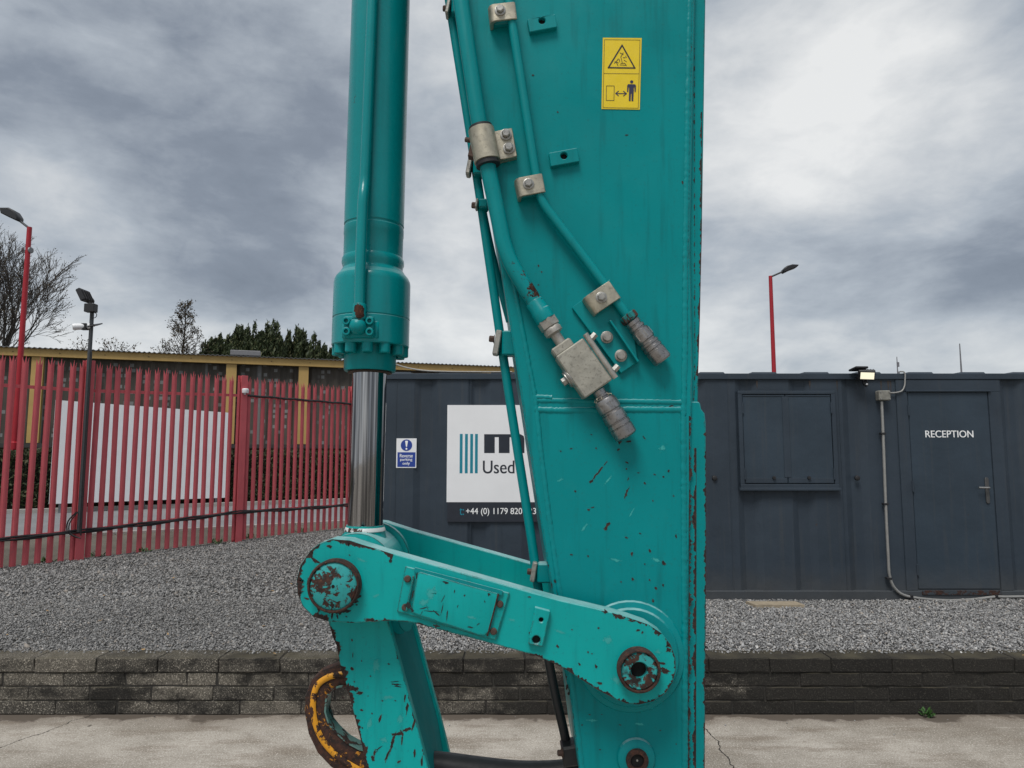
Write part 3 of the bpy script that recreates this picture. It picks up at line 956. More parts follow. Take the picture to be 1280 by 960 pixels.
# floodlight head
fl = PQ(106, 370)
bm = B(); box(bm, fl, (0.075, 0.26, 0.21), Matrix.Rotation(R(-28), 3, 'Y'), 0.012)
for i in range(4): box(bm, fl + Vector((0.035, -0.09 + 0.06 * i, 0.0)), (0.05, 0.008, 0.17), Matrix.Rotation(R(-28), 3, 'Y'))
beam(bm, fl, (pq.x, pq.y, ptop.z - 0.06), 0.04, 0.012)
obj('floodlight', bm, M_BLACK, cctv)
bm = B(); bx = PQ(116, 386); box(bm, bx + Vector((0, -.05, 0)), (0.16, 0.11, 0.13), bev=0.008); obj('control_box', bm, M_BLACK, cctv)
bm = B()
lp = bx + Vector((0.05, -.05, -.065))
tube(bm, smooth_path([lp, lp + Vector((.045, 0, -.03)), lp + Vector((.03, 0, -.08)), lp + Vector((-.03, 0, -.09)), lp + Vector((-.05, 0, -.03))]), 0.006, 6)
obj('lead', bm, M_CABLE, cctv); bm = B()
lp = bx + Vector((0.03, -.05, .06)); tube(bm, smooth_path([lp, lp + Vector((.015, 0, .05)), lp + Vector((-.03, .03, .10))]), 0.006, 6)
obj('lead', bm, M_CABLE, cctv)
cb = PQ(106, 409)
bm = B(); ax = Vector((-0.75, -0.5, -0.12)).normalized()
lathe(bm, [(-0.10, 0.0), (-0.10, 0.045), (0.10, 0.052), (0.13, 0.045), (0.135, 0.0)], cb + Vector((0, -.06, 0)), ax, 16)
obj('camera', bm, M_WHITE, cctv)
bm = B(); box(bm, cb + Vector((0.02, -.04, 0.0)), (0.10, 0.1, 0.10), bev=0.01); obj('camera_bracket', bm, M_BLACK, cctv)
bm = B(); sp_ = PQ(121, 407); box(bm, sp_ + Vector((0.0, -.05, 0)), (0.16, 0.16, 0.018), Matrix.Rotation(R(-8), 3, 'Y') @ Matrix.Rotation(R(20), 3, 'X'), 0.004); box(bm, sp_ + Vector((-0.06, -.02, 0.0)), (0.06, 0.05, 0.03)); obj('side_lamp', bm, M_BLACK, cctv)

# ---- big white board across the road
b0 = G(61, 630, 0.55); b1 = G(283, 622, 0.55)
zt0 = P(61, 500, b0.y).z; zt1 = P(283, 516, b1.y).z
board = root('blank_board', tuple((b0 + b1) / 2 - Vector((0, 0, .45))), 'large blank white board standing by the road behind the red fence', 'board')
bd = (b1 - b0).normalized(); bn = Vector((bd.y, -bd.x, 0))
bm = B()
cut = 0.325
for (f0, f1) in ((0.0, cut - 0.002), (cut + 0.002, 1.0)):
    a = b0.lerp(b1, f0); c = b0.lerp(b1, f1); za = zt0 + (zt1 - zt0) * f0; zc_ = zt0 + (zt1 - zt0) * f1
    q8 = []
    for off in (0.02, -0.02):
        q8 += [bm.verts.new((a.x + bn.x * off, a.y + bn.y * off, 0.55)), bm.verts.new((c.x + bn.x * off, c.y + bn.y * off, 0.55)),
               bm.verts.new((c.x + bn.x * off, c.y + bn.y * off, zc_)), bm.verts.new((a.x + bn.x * off, a.y + bn.y * off, za))]
    for ids in ((0, 1, 2, 3), (7, 6, 5, 4), (0, 4, 5, 1), (1, 5, 6, 2), (2, 6, 7, 3), (3, 7, 4, 0)):
        bm.faces.new([q8[i] for i in ids])
obj('panel', bm, M_WHITE, board, smooth=0)
for f in (0.06, 0.5, 0.94):
    a = b0.lerp(b1, f) - bn * 0.08
    bm = B(); beam(bm, (a.x, a.y, 0.24), (a.x, a.y, zt1 - 0.1), 0.07, 0.07, up=(0, 1, 0)); obj('leg', bm, M_GREY_METAL, board)

# ---- hedge behind the kerb
def leaf_cloud(pts, size, norm=None, flat=1.0):
    """one triangle-pair leaf per point"""
    n = len(pts)
    a = nrng.normal(0, 1, (n, 3)); a /= np.linalg.norm(a, axis=1, keepdims=True)
    b = nrng.normal(0, 1, (n, 3)); b -= a * (a * b).sum(1, keepdims=True); b /= np.linalg.norm(b, axis=1, keepdims=True)
    s = (size * nrng.uniform(0.6, 1.4, n))[:, None]
    V = np.stack([pts - a * s, pts + b * s * 0.45, pts + a * s, pts - b * s * 0.45], 1)
    F = np.arange(n * 4).reshape(n, 4)
    return V.reshape(-1, 3), F
def leaf_mat(name, a, b, c):
    m, k = mat(name)
    rnd = k.n('ShaderNodeNewGeometry').outputs['Random Per Island']
    col = k.mix(rnd, a, b)
    col = k.mix(k.step(rnd, 0.86, 0.95), col, c)
    k.bsdf(col, 0.6, 0, None, 0.3)
    return m
M_HEDGE = leaf_mat('hedge_leaf', (0.025, 0.035, 0.016), (0.06, 0.07, 0.03), (0.11, 0.10, 0.05))
M_EVERG = leaf_mat('evergreen_leaf', (0.022, 0.034, 0.015), (0.060, 0.080, 0.030), (0.10, 0.10, 0.045))
M_DRYLEAF = leaf_mat('autumn_leaf', (0.05, 0.035, 0.018), (0.085, 0.06, 0.03), (0.06, 0.07, 0.03))
M_BARK = plain('bark', (0.045, 0.038, 0.032), 0.9, 0, 0.3, 12)
HTOP = P(300, 566, (K1 - KN * 0.9).y).z
hedge = root('hedge', tuple(K0 + KD * 5 - KN * 0.9 + Vector((0, 0, 0.11))), 'clipped dark green hedge in front of the warehouse', 'hedge')
hn = 46000
t = nrng.uniform(-6, 16, hn); s = nrng.uniform(0, 1, hn); side = nrng.random(hn)
dep = np.where(side < 0.6, nrng.normal(0.42, 0.05, hn), nrng.uniform(0.4, 1.5, hn))
hh = np.where(side < 0.6, nrng.uniform(0.05, 1, hn), nrng.normal(1.0, 0.025, hn))
bumpy = np.array([mnoise.noise(Vector((tt * 1.5, h_ * 2, 0))) for tt, h_ in zip(t, hh)])
base = np.array([K0.x, K0.y, FAR_Z + 0.1])
pts = base + np.outer(t, np.array(KD)) - np.outer(dep + bumpy * 0.10, np.array(KN))
pts[:, 2] = FAR_Z + 0.1 + hh * (HTOP - FAR_Z - 0.1) + bumpy * 0.05
V, F = leaf_cloud(pts, 0.05)
link_mesh('foliage', np_mesh('foliage', V, F, M_HEDGE), hedge)
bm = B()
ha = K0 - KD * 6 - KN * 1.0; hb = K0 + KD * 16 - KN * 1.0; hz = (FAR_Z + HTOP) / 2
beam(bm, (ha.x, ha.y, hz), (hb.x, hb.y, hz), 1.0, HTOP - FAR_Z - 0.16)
obj('branches', bm, plain('hedge_inside', (0.012, 0.014, 0.008), 0.9, 0, 0.5, 8), hedge, smooth=0)  # solid dark box added as the hedge's core, in place of branches

# ================================================================== WAREHOUSE
EZ = 6.0
WA = G(0, 434, EZ); WB = G(640, 459.5, EZ); WA.z = WB.z = 0
WD = (WB - WA).normalized(); WN = Vector((WD.y, -WD.x, 0))
def wt(u):      # distance along the front for photo column u
    d = ray(u, 500); d.z = 0
    a = Matrix(((d.x, -WD.x), (d.y, -WD.y))).inverted() @ Vector((WA.x, WA.y))
    return a[1]
def wp(t, off, z): return Vector((WA.x + WD.x * t + WN.x * off, WA.y + WD.y * t + WN.y * off, z))
M_CREAM = plain('ochre_trim', (0.46, 0.30, 0.10), 0.55, 0, 0.12, 1.5)
def cladding():
    m, k = mat('weathered_cladding'); p = k.pos(); x, y, z = k.xyz(p)
    al = k.vmath('DOT_PRODUCT', p, tuple(WD))
    c = k.mix(k.step(k.noise(p, 0.5, 5, 0.6), 0.35, 0.65), (0.050, 0.043, 0.035), (0.078, 0.066, 0.054))
    # flaked rows: squarish grey patches where the coating has gone
    q = k.n('ShaderNodeTexVoronoi', feature='F1', distance='CHEBYCHEV')
    k.put(q.inputs['Vector'], k.vec(al, z, 0.0)); k.put(q.inputs['Scale'], 4.6); q.inputs['Randomness'].default_value = 0.35
    pa = k.math('MULTIPLY', k.step(q.outputs['Distance'], 0.34, 0.28), k.step(k.xyz(q.outputs['Color'])[1], 0.66, 0.70))
    pa = k.math('MULTIPLY', pa, k.step(k.noise(k.vec(al, 0.0, 0.0), 0.45, 3, 0.5), 0.42, 0.50))
    st = k.step(k.noise(k.vec(k.math('MULTIPLY', al, 1.4), 0.0, 4.0), 1.0, 2, 0.5), 0.60, 0.63)
    c = k.mix(k.math('MULTIPLY', k.math('MAXIMUM', pa, k.math('MULTIPLY', st, 0.8)), 0.7), c, (0.24, 0.245, 0.25))
    k.bsdf(c, 0.7)
    return m
M_CLAD = cladding()
wh = root('warehouse', tuple(wp(18, 0, FAR_Z)), 'long dark clad warehouse with ochre columns and fascia behind the fence', 'building')
T0, T1 = -14.0, 62.0
bm = B()      # corrugated cladding
n = int((T1 - T0) / 0.12)
prev = None
for i in range(n + 1):
    t = T0 + (T1 - T0) * i / n
    off = -0.15 + (0.06 if (i // 2) % 2 == 0 else 0.0)
    a = bm.verts.new(wp(t, off, 2.2)); b = bm.verts.new(wp(t, off, EZ - 0.1))
    if prev: bm.faces.new((prev[0], a, b, prev[1]))
    prev = (a, b)
obj('cladding', bm, M_CLAD, wh, smooth=0)
bm = B(); beam(bm, wp(T0, -0.3, (FAR_Z + 2.25) / 2), wp(T1, -0.3, (FAR_Z + 2.25) / 2), 0.3, 2.25 - FAR_Z)
obj('plinth', bm, plain('plinth_brick', (0.12, 0.085, 0.06), 0.9, 0, 0.3, 3), wh, smooth=0)
bm = B(); beam(bm, wp(T0, 0.02, 2.28), wp(T1, 0.02, 2.28), 0.3, 0.16); obj('base_gutter', bm, plain('dark_gutter', (0.035, 0.033, 0.03), 0.6), wh, smooth=0)
bm = B(); beam(bm, wp(T0, 0.10, EZ - 0.17), wp(T1, 0.10, EZ - 0.17), 0.22, 0.30); obj('fascia', bm, M_CREAM, wh, smooth=0)
for u in (45, 288, 378.5, 521, 664, 700):
    tt = wt(u)
    bm = B(); beam(bm, wp(tt, 0.0, 2.38), wp(tt, 0.0, EZ - 0.33), 0.40, 0.24, up=tuple(WN)); obj('column', bm, M_CREAM, wh, smooth=0) if u not in (521, 664) else bm.free()
M_ROOF = plain('grey_roof_sheet', (0.10, 0.10, 0.10), 0.7, 0, 0.2, 1)
bm = B()
n = int((T1 - T0) / 0.09); prev = None
for i in range(n + 1):
    t = T0 + (T1 - T0) * i / n
    dz = 0.045 if i % 2 else 0.0
    row = [bm.verts.new(wp(t, 0.32, EZ - 0.02 + dz)), bm.verts.new(wp(t, -12, EZ + 0.6 + dz)), bm.verts.new(wp(t, 0.32, EZ - 0.05 + dz))]
    if prev:
        bm.faces.new((prev[0], row[0], row[1], prev[1])); bm.faces.new((prev[2], row[2], row[0], prev[0]))
    prev = row
obj('roof', bm, M_ROOF, wh, smooth=0)
bm = B()
for (s0, s1) in ((T0, T0 + 0.2), (T1 - 0.2, T1)):
    q = [wp(s0, -0.4, FAR_Z), wp(s0, -12, FAR_Z), wp(s0, -12, EZ + 0.55), wp(s0, -0.4, EZ - 0.05)]
    bm.faces.new([bm.verts.new(v) for v in q])
q = [wp(T0, -12, FAR_Z), wp(T1, -12, FAR_Z), wp(T1, -12, EZ + 0.55), wp(T0, -12, EZ + 0.55)]
bm.faces.new([bm.verts.new(v) for v in q])
obj('outer_wall', bm, M_CLAD, wh, smooth=0)
# low grey vent on the roof edge
v0 = wt(304); bm = B(); beam(bm, wp(v0 - 0.6, -0.5, EZ + 0.22), wp(v0 + 0.6, -0.5, EZ + 0.22), 0.3, 0.22, bev=0.02); obj('roof_vent', bm, M_GREY_METAL, wh)
bm = B()
for t_ in np.arange(0.5, 40, 1.55):
    lathe(bm, [(0, 0.02), (0.02, 0.02)], wp(t_, 0.21, EZ - 0.17), WN, 6)
obj('fascia_bolt', bm, M_BOLT_RUST, wh, kind='stuff')

# ================================================================== TREES
def limb(segs, p, d, L, r, depth, rr, spread, up, kids, tips):
    q = p
    n = 4
    path = [p]
    dd = d.copy()
    for i in range(n):
        dd = (dd + Vector((rr.uniform(-1, 1), rr.uniform(-1, 1), rr.uniform(-1, 1))) * 0.10 + Vector((0, 0, up))).normalized()
        q = q + dd * L / n
        path.append(q)
    r1 = r * 0.62
    segs.append((path, [r + (r1 - r) * i / n for i in range(n + 1)]))
    if depth == 0:
        tips.append((path[-1], dd)); tips.append((path[-2], dd)); return
    for k_ in range(kids):
        f = rr.uniform(0.35, 1.0) if k_ else 1.0
        i = min(n - 1, int(f * n)); o = path[i].lerp(path[i + 1], f * n - i) if f < 1 else path[-1]
        ax = dd.orthogonal().normalized(); ax.rotate(Matrix.Rotation(rr.uniform(0, 6.28), 3, dd))
        nd = (dd * math.cos(spread) + ax * math.sin(spread) * rr.uniform(0.6, 1.2)).normalized()
        limb(segs, o, nd, L * rr.uniform(0.6, 0.82), max(r1 * (0.9 if k_ == 0 else 0.7), 0.012), depth - 1, rr, spread, up, kids, tips)
def bare_tree(name, base, height, seed, label, depth, kids, spread, up, leaf_n, leaf_size, lean=(0, 0), trunk=0.16, first=0.3, group=None):
    rr = random.Random(seed)
    o = root(name, tuple(base), label, 'tree', group)
    segs = []; tips = []
    top = base + Vector((lean[0], lean[1], height * first))
    bm = B(); tube(bm, [base, base.lerp(top, 0.5), top], [trunk, trunk * 0.85, trunk * 0.75], 8)
    tr = obj('trunk', bm, M_BARK, o)
    d0 = (top - base).normalized()
    for k_ in range(kids + 1):
        ax = d0.orthogonal().normalized(); ax.rotate(Matrix.Rotation(k_ * 6.28 / (kids + 1) + rr.uniform(-.4, .4), 3, d0))
        nd = (d0 * math.cos(spread * 0.9) + ax * math.sin(spread * 0.9)).normalized() if k_ else d0
        limb(segs, top, nd, height * 0.30, trunk * 0.6, depth, rr, spread, up, kids, tips)
    bm = B()
    for path, rad in segs: tube(bm, path, rad, 4, caps=False)
    obj('crown', bm, M_BARK, o)
    if leaf_n:
        tp = np.array([tuple(q) for q, d in tips])
        idx = nrng.integers(0, len(tp), leaf_n)
        pts = tp[idx] + nrng.normal(0, 0.10 + leaf_size, (leaf_n, 3))
        V, F = leaf_cloud(pts, leaf_size)
        link_mesh('leaves', np_mesh('leaves', V, F, M_DRYLEAF), o)
    return o
def base_at(u, Y):
    d = P(u, 560, Y); return Vector((d.x, Y, FAR_Z))
bare_tree('bare_tree', base_at(-30, 42), 13.2, 5, 'large bare branching tree behind the warehouse at the far left', 6, 3, R(25), 0.035, 4200, 0.05, (0.3, 0), 0.30, 0.28)
def leader_tree(name, base, height, seed, label, half, leaf_n, leaf_size):
    """one straight leader with side branches that shorten upwards"""
    rr = random.Random(seed)
    o = root(name, tuple(base), label, 'tree')
    bm = B()
    lead = [base + Vector((0.12 * math.sin(i * 0.9), 0, height * i / 10)) for i in range(11)]
    tube(bm, lead, [0.17 * (1 - i / 10.6) + 0.012 for i in range(11)], 7); obj('trunk', bm, M_BARK, o)
    bm = B(); tips = []
    for i in range(64):
        f = 0.40 + 0.58 * (i / 63)
        o_ = lead[int(f * 10)].lerp(lead[min(10, int(f * 10) + 1)], f * 10 - int(f * 10))
        L = half * (1.25 * (1 - f) / 0.58 + 0.16) * rr.uniform(0.65, 1.15)
        az = i * 2.4 + rr.uniform(-.4, .4)
        d = Vector((math.cos(az), math.sin(az), rr.uniform(0.55, 0.9))).normalized()
        segs = []; limb(segs, o_, d, L, 0.03, 2, rr, R(32), 0.05, 3, tips)
        for path, rad in segs: tube(bm, path, [max(0.010, q * 0.8) for q in rad], 4, caps=False)
    obj('crown', bm, M_BARK, o)
    tp = np.array([tuple(q) for q, d in tips]); idx = nrng.integers(0, len(tp), leaf_n)
    V, F = leaf_cloud(tp[idx] + nrng.normal(0, 0.09, (leaf_n, 3)), leaf_size)
    link_mesh('leaves', np_mesh('leaves', V, F, M_DRYLEAF), o)
_b = base_at(222, 46)
leader_tree('thin_tree', _b, P(222, 379, 46).z - FAR_Z, 12, 'slender sparse tree rising above the middle of the warehouse roof', 1.05, 3200, 0.06)
bare_tree('small_tree', base_at(127, 50), 8.4, 21, 'small twiggy tree just showing over the roof beside the camera pole', 3, 3, R(30), 0.03, 700, 0.08, (0, 0), 0.12, 0.5)
def plume_tree(base, height, width, seed, label, lean):
    rr = random.Random(seed)
    o = root('evergreen_tree', tuple(base), label, 'tree', 'dense evergreens behind the warehouse')
    bm = B(); tube(bm, [base, base + Vector((0, 0, height * 0.8))], [0.22, 0.05], 7); obj('trunk', bm, M_BARK, o)
    P_ = []
    for k_ in range(30):
        az = rr.uniform(0, 6.28); rad = width * 0.46 * math.sqrt(rr.random())
        foot = base + Vector((math.cos(az) * rad * 0.9, math.sin(az) * rad * 0.9, height * rr.uniform(0.30, 0.62)))
        tz = height * (1 - 0.12 * (rad / (width * 0.46)) ** 2 - rr.uniform(0, 0.10)) if k_ else height
        tip = base + Vector((math.cos(az) * rad * 1.1 + lean * rr.uniform(.6, 2.0), math.sin(az) * rad * 1.1, tz))
        n_ = 760
        f = nrng.random(n_)
        w = width * 0.15 * (1 - f ** 4) + 0.10
        ang = nrng.uniform(0, 6.28, n_); rad_ = w * np.sqrt(nrng.random(n_))
        c = np.array(foot)[None] * (1 - f[:, None]) + np.array(tip)[None] * f[:, None]
        c[:, 0] += np.cos(ang) * rad_; c[:, 1] += np.sin(ang) * rad_
        c[:, 2] += nrng.normal(0, 0.10, n_)
        P_.append(c)
    pts = np.concatenate(P_)
    n_ = len(pts)
    # drooping feather-like sprays rather than round leaves
    a = nrng.normal(0, 0.35, (n_, 3)) + np.array([lean * 0.35, 0, 0.9]); a /= np.linalg.norm(a, axis=1, keepdims=True)
    b = nrng.normal(0, 1, (n_, 3)); b -= a * (a * b).sum(1, keepdims=True); b /= np.linalg.norm(b, axis=1, keepdims=True)
    s = (0.15 * nrng.uniform(0.5, 1.5, n_))[:, None]
    V = np.stack([pts - a * s, pts + b * s * 0.30, pts + a * s, pts - b * s * 0.30], 1).reshape(-1, 3)
    link_mesh('crown', np_mesh('crown', V, np.arange(n_ * 4).reshape(n_, 4), M_EVERG), o)
YE = 50
for (u, vt, wpx, sd_, lab) in ((262, 415, 44, 1, 'dense evergreen with a low rounded top next to the slender tree'),
                               (289, 405, 46, 2, 'dense evergreen with a level feathery top left of the tallest evergreen'),
                               (325, 400, 52, 3, 'tallest dense evergreen of the row behind the warehouse'),
                               (359, 408, 40, 4, 'dense evergreen with a narrow top right of the tallest evergreen'),
                               (394, 420, 40, 5, 'lowest dense evergreen of the row, nearest the teal cylinder')):
    b_ = base_at(u, YE + sd_ * 0.4); top = P(u, vt, b_.y).z
    plume_tree(b_, top - FAR_Z, wpx * b_.y / F_PX, sd_, lab, 0.35)

# ================================================================== STREET LAMPS
def lamp(u_top, v_top, z_top, arm_u, arm_v, head_pts, label, Y, wide_from, collar=False):
    t = P(u_top, v_top, Y)
    o = root('street_lamp', (t.x, Y, FAR_Z), label, 'street lamp', 'red street lamps')
    bm = B(); lathe(bm, [(0, 0.125), (wide_from, 0.125), (wide_from + 0.03, 0.085), (t.z - FAR_Z, 0.07), (t.z - FAR_Z + 0.01, 0.0)], (t.x, Y, FAR_Z), (0, 0, 1), 14)
    obj('column', bm, M_RED_LAMP, o)
    a = P(arm_u, arm_v, Y)
    bm = B(); tube(bm, [t + Vector((0, 0, -0.04)), a], 0.035, 8); obj('bracket', bm, M_POLE, o)
    h = [P(q[0], q[1], Y - 0.16) for q in head_pts]
    bm = B(); prism(bm, h, Y - 0.16, Y + 0.16, bev=0.03); obj('lamp_head', bm, M_BLACK, o)
    return o, t
l1, t1_ = lamp(37, 284, 0, 22, 274, ((-2, 259), (10, 259), (17, 263), (22, 271), (20, 275.5), (10, 271), (0, 266)), 'red street lamp with dark head at the far left behind the fence', G(4, 638, FAR_Z).y, 2.0)
c = P(34, 313, t1_.y)
for s_ in (-1, 1):
    bm = B(); lathe(bm, [(0, 0.02), (0.05, 0.025), (0.06, 0.10), (0.09, 0.09), (0.10, 0.0)], c + Vector((s_ * 0.05, 0, 0)), (s_, -0.2, 0), 14); obj('antenna_dish', bm, M_GREY_METAL, l1)
lamp(963, 345, 0, 982, 338, ((979, 337), (984, 332), (991, 330), (999.5, 330.5), (996, 334), (989, 336.5), (981, 340.5)), 'distant red street lamp rising behind the grey cabin roof', 27.0, 4.2)

# ================================================================== CABIN (reception container)
def CP(u, v, off=0.0):
    return P(u, v, YC - off)
def slate_mat(name, col):
    m, k = mat(name); p = k.pos(); x, y, z = k.xyz(p)
    c = k.mix(k.step(k.noise(p, 1.6, 5, 0.6), 0.3, 0.7), tuple(q * 0.88 for q in col), tuple(q * 1.10 for q in col))
    st = k.noise(k.vec(k.math('MULTIPLY', x, 16), 0.0, k.math('MULTIPLY', z, 0.7)), 1.0, 4, 0.6)
    c = k.mix(k.math('MULTIPLY', k.step(st, 0.52, 0.76), 0.28), c, (0.075, 0.075, 0.072))
    lowd = k.math('ADD', z, k.math('MULTIPLY', k.noise(p, 5, 4), 0.3))
    c = k.mix(k.math('MULTIPLY', k.step(lowd, 0.95, 0.5), 0.5), c, (0.085, 0.083, 0.078))
    rs = k.noise(p, 6, 6, 0.7)
    c = k.mix(k.math('MULTIPLY', k.step(rs, 0.70, 0.74), 0.7), c, (0.05, 0.032, 0.022))
    k.bsdf(c, k.lin(k.noise(p, 12, 3), 0.3, 0.7, 0.42, 0.58), 0.0, k.bump(k.noise(p, 3.5, 4), 0.45, 0.02), 0.25)
    return m
M_SLATE = slate_mat('slate_paint', (0.033, 0.046, 0.062))
M_SLATE_DOOR = slate_mat('slate_paint_door', (0.033, 0.049, 0.067))
X0, X1 = CP(456, 600).x, 6.6
ZT = CP(900, 467).z; ZB = 0.37
ZR = CP(900, 474.5).z               # underside of the top rail
ZL = CP(900, 738).z                 # top of the bottom rail
DX0, DX1 = CP(1141, 613).x, CP(1241.5, 613).x
DZ0, DZ1 = CP(1180, 736).z, CP(1180, 491).z
cabin = root('site_cabin', ((X0 + X1) / 2, YC + 1.2, ZB), 'slate grey steel container cabin with a reception door and shuttered window', 'cabin')
# corrugated front wall
prof = [(X0, 0.0)]
rec = [CP(531, 600).x + 0.5745 * i for i in range(10)]
rec = [r for r in rec if r < DX0 - 0.30] + [CP(1271, 600).x + 0.5745 * i for i in range(3)]
for r in rec:
    for dx, dy in ((-.125, 0), (-.055, .034), (.055, .034), (.125, 0)):
        prof.append((r + dx, dy))
prof.append((X1, 0.0))
bm = B(); prev = None
for x, dy in prof:
    a = bm.verts.new((x, YC + dy, ZL - 0.02)); b = bm.verts.new((x, YC + dy, ZR + 0.02))
    if prev: bm.faces.new((prev[0], a, b, prev[1]))
    prev = (a, b)
for s in (X0, X1):
    bm.faces.new([bm.verts.new(q) for q in ((s, YC + 0.01, ZL), (s, YC + 2.4, ZL), (s, YC + 2.4, ZT - .03), (s, YC + 0.01, ZT - .03))])
bm.faces.new([bm.verts.new(q) for q in ((X0, YC + 2.4, ZB), (X1, YC + 2.4, ZB), (X1, YC + 2.4, ZT - .03), (X0, YC + 2.4, ZT - .03))])
obj('wall', bm, M_SLATE, cabin, smooth=0)
for u in (494, 913, 1053, 588, 627):                # thin weld seams
    x = CP(u, 600).x
    bm = B(); box2(bm, (x - .004, YC - 0.004, ZL), (x + .004, YC + 0.006, ZR)); obj('seam', bm, M_SLATE, cabin, smooth=0)
bm = B(); box2(bm, (X0, YC - 0.022, ZR), (X1, YC + 0.06, ZT), 0.006); obj('top_rail', bm, M_SLATE, cabin)
bm = B(); box2(bm, (X0, YC - 0.028, ZB), (X1, YC + 0.06, ZL), 0.006); obj('bottom_rail', bm, M_SLATE, cabin)
bm = B(); box2(bm, (X0, YC + 0.0, ZT - .02), (X1, YC + 2.42, ZT - 0.008))
i = 0
x = X0 + 0.2
while x < X1 - 0.2:
    box2(bm, (x, YC + 0.03, ZT - 0.01), (x + 0.28, YC + 2.38, ZT + 0.022), 0.014); x += 0.565
obj('roof', bm, M_SLATE, cabin)
bm = B(); box2(bm, (X0 - 0.01, YC - 0.035, ZB), (X0 + 0.13, YC + 0.1, ZT + 0.012), 0.006); obj('corner_post', bm, M_SLATE, cabin)
# flat panel and door
bm = B()
fx0, fx1 = CP(1126, 613).x, CP(1258, 613).x
box2(bm, (fx0, YC - 0.014, DZ1 + 0.012), (fx1, YC + 0.02, ZR - 0.002), 0.003)
box2(bm, (fx0, YC - 0.014, ZL + 0.002), (DX0 - 0.008, YC + 0.02, DZ1 + 0.012), 0.003)
box2(bm, (DX1 + 0.008, YC - 0.014, ZL + 0.002), (fx1, YC + 0.02, DZ1 + 0.012), 0.003)
obj('door_frame', bm, M_SLATE, cabin)
bm = B(); box2(bm, (DX0, YC - 0.008, DZ0), (DX1, YC + 0.02, DZ1), 0.004)
door = obj('door', bm, M_SLATE_DOOR, cabin)
bm = B(); box2(bm, (DX0 - .012, YC + .004, DZ0 - .01), (DX1 + .012, YC + .008, DZ1 + .012)); obj('door_gap', bm, M_HOLE, cabin, smooth=0)  # black sheet painting the shade in the gap round the door
bm = B(); box2(bm, (DX0 - .03, YC - .034, DZ1 + .010), (DX1 + .03, YC - 0.012, DZ1 + .028), 0.003); obj('drip_strip', bm, M_SLATE, cabin)
bm = B(); box2(bm, (DX0 + .02, YC - .040, DZ0 - .055), (DX1 - .01, YC - .027, DZ0 - .012), 0.002); obj('threshold', bm, peel('rusty_slate', (0.04, 0.05, 0.06), 0.47, 9), cabin)
# handle
h = P(1233, 613, YC)
bm = B(); prism(bm, [h + Vector(q) for q in ((-.020, 0, -.12), (-.012, 0, -.137), (.012, 0, -.137), (.020, 0, -.12), (.020, 0, .12), (.012, 0, .137), (-.012, 0, .137), (-.020, 0, .12))], YC - 0.020, YC - 0.008, 0.003)
obj('handle_plate', bm, M_DULL, door)
bm = B(); tube(bm, round_path([h + Vector((.004, -.012, .03)), h + Vector((.004, -.06, .03)), h + Vector((-.118, -.06, .032))], 0.02), 0.010, 8)
obj('handle', bm, M_STEEL, door)
for v in (513, 608, 712):
    q = P(1137 + (v - 513) * 0.055, v, YC); bm = B(); lathe(bm, [(-.055, .010), (.055, .010)], (DX0 - .006, YC - .018, q.z), (0, 0, 1), 8); obj('hinge', bm, M_SLATE, door)
tc = P(1186, 542.5, YC)
text_obj('lettering', 'RECEPTION', 0.1, M_WHITE_INK, (tc.x, YC - 0.0095, tc.z), door, 1.0, 0.0008, bold=0.0009, spacing=1.0)
_t = [o for o in bpy.data.objects if o.name.startswith('lettering')][0]
_w = _t.dimensions.x or max(v.co.x for v in _t.data.vertices) - min(v.co.x for v in _t.data.vertices)
def fit_text(o, width, height=None):
    xs = [v.co.x for v in o.data.vertices]; ys = [v.co.y for v in o.data.vertices]
    w = max(xs) - min(xs); cx = (max(xs) + min(xs)) / 2; hgt = max(ys) - min(ys); cy = (max(ys) + min(ys)) / 2
    sy = (height / hgt) if height else width / w
    for v in o.data.vertices:
        v.co.x = (v.co.x - cx) * width / w; v.co.y = (v.co.y - cy) * sy
fit_text(_t, P(1216, 542, YC).x - P(1156, 542, YC).x, px(8.6, YC, 542))

# shuttered window
SX0, SX1 = (CP(921, 489).x + CP(924, 611).x) / 2, (CP(1043, 489).x + CP(1045.5, 611).x) / 2
SZ0, SZ1 = CP(980, 611).z, CP(980, 489).z
bm = B()
fr = 0.055
box2(bm, (SX0, YC - .045, SZ1 - .035), (SX1, YC + .02, SZ1), .004); box2(bm, (SX0, YC - .05, SZ0), (SX1, YC + .02, SZ0 + .05), .004)
box2(bm, (SX0, YC - .045, SZ0 + .05), (SX0 + .045, YC + .02, SZ1 - .035), .004); box2(bm, (SX1 - .045, YC - .045, SZ0 + .05), (SX1, YC + .02, SZ1 - .035), .004)
win = obj('window_frame', bm, M_SLATE, cabin)
bm = B(); box2(bm, (SX0 - .012, YC - .062, SZ0 - .018), (SX1 + .014, YC - .010, SZ0 + .012), .004); obj('sill', bm, M_SLATE, win)
mx = SX0 + (SX1 - SX0) * 0.485
for a, b in ((SX0 + .050, mx - .003), (mx + .003, SX1 - .050)):
    bm = B(); box2(bm, (a, YC - .036, SZ0 + .055), (b, YC + .01, SZ1 - .040), .004)
    obj('shutter', bm, M_SLATE_DOOR, win)
    bm = B()
    for (p_, q_) in (((a + .004, SZ1 - .058), (b - .004, SZ1 - .046)), ((a + .004, SZ0 + .062), (b - .004, SZ0 + .115))):
        box2(bm, (p_[0], YC - .042, p_[1]), (q_[0], YC - .034, q_[1]), .002)
    obj('shutter_batten', bm, M_SLATE, win)
bm = B(); box2(bm, (mx - .035, YC - .043, SZ0 + .12), (mx + .035, YC - .034, SZ1 - .062), .002); obj('meeting_bar', bm, M_SLATE, win)
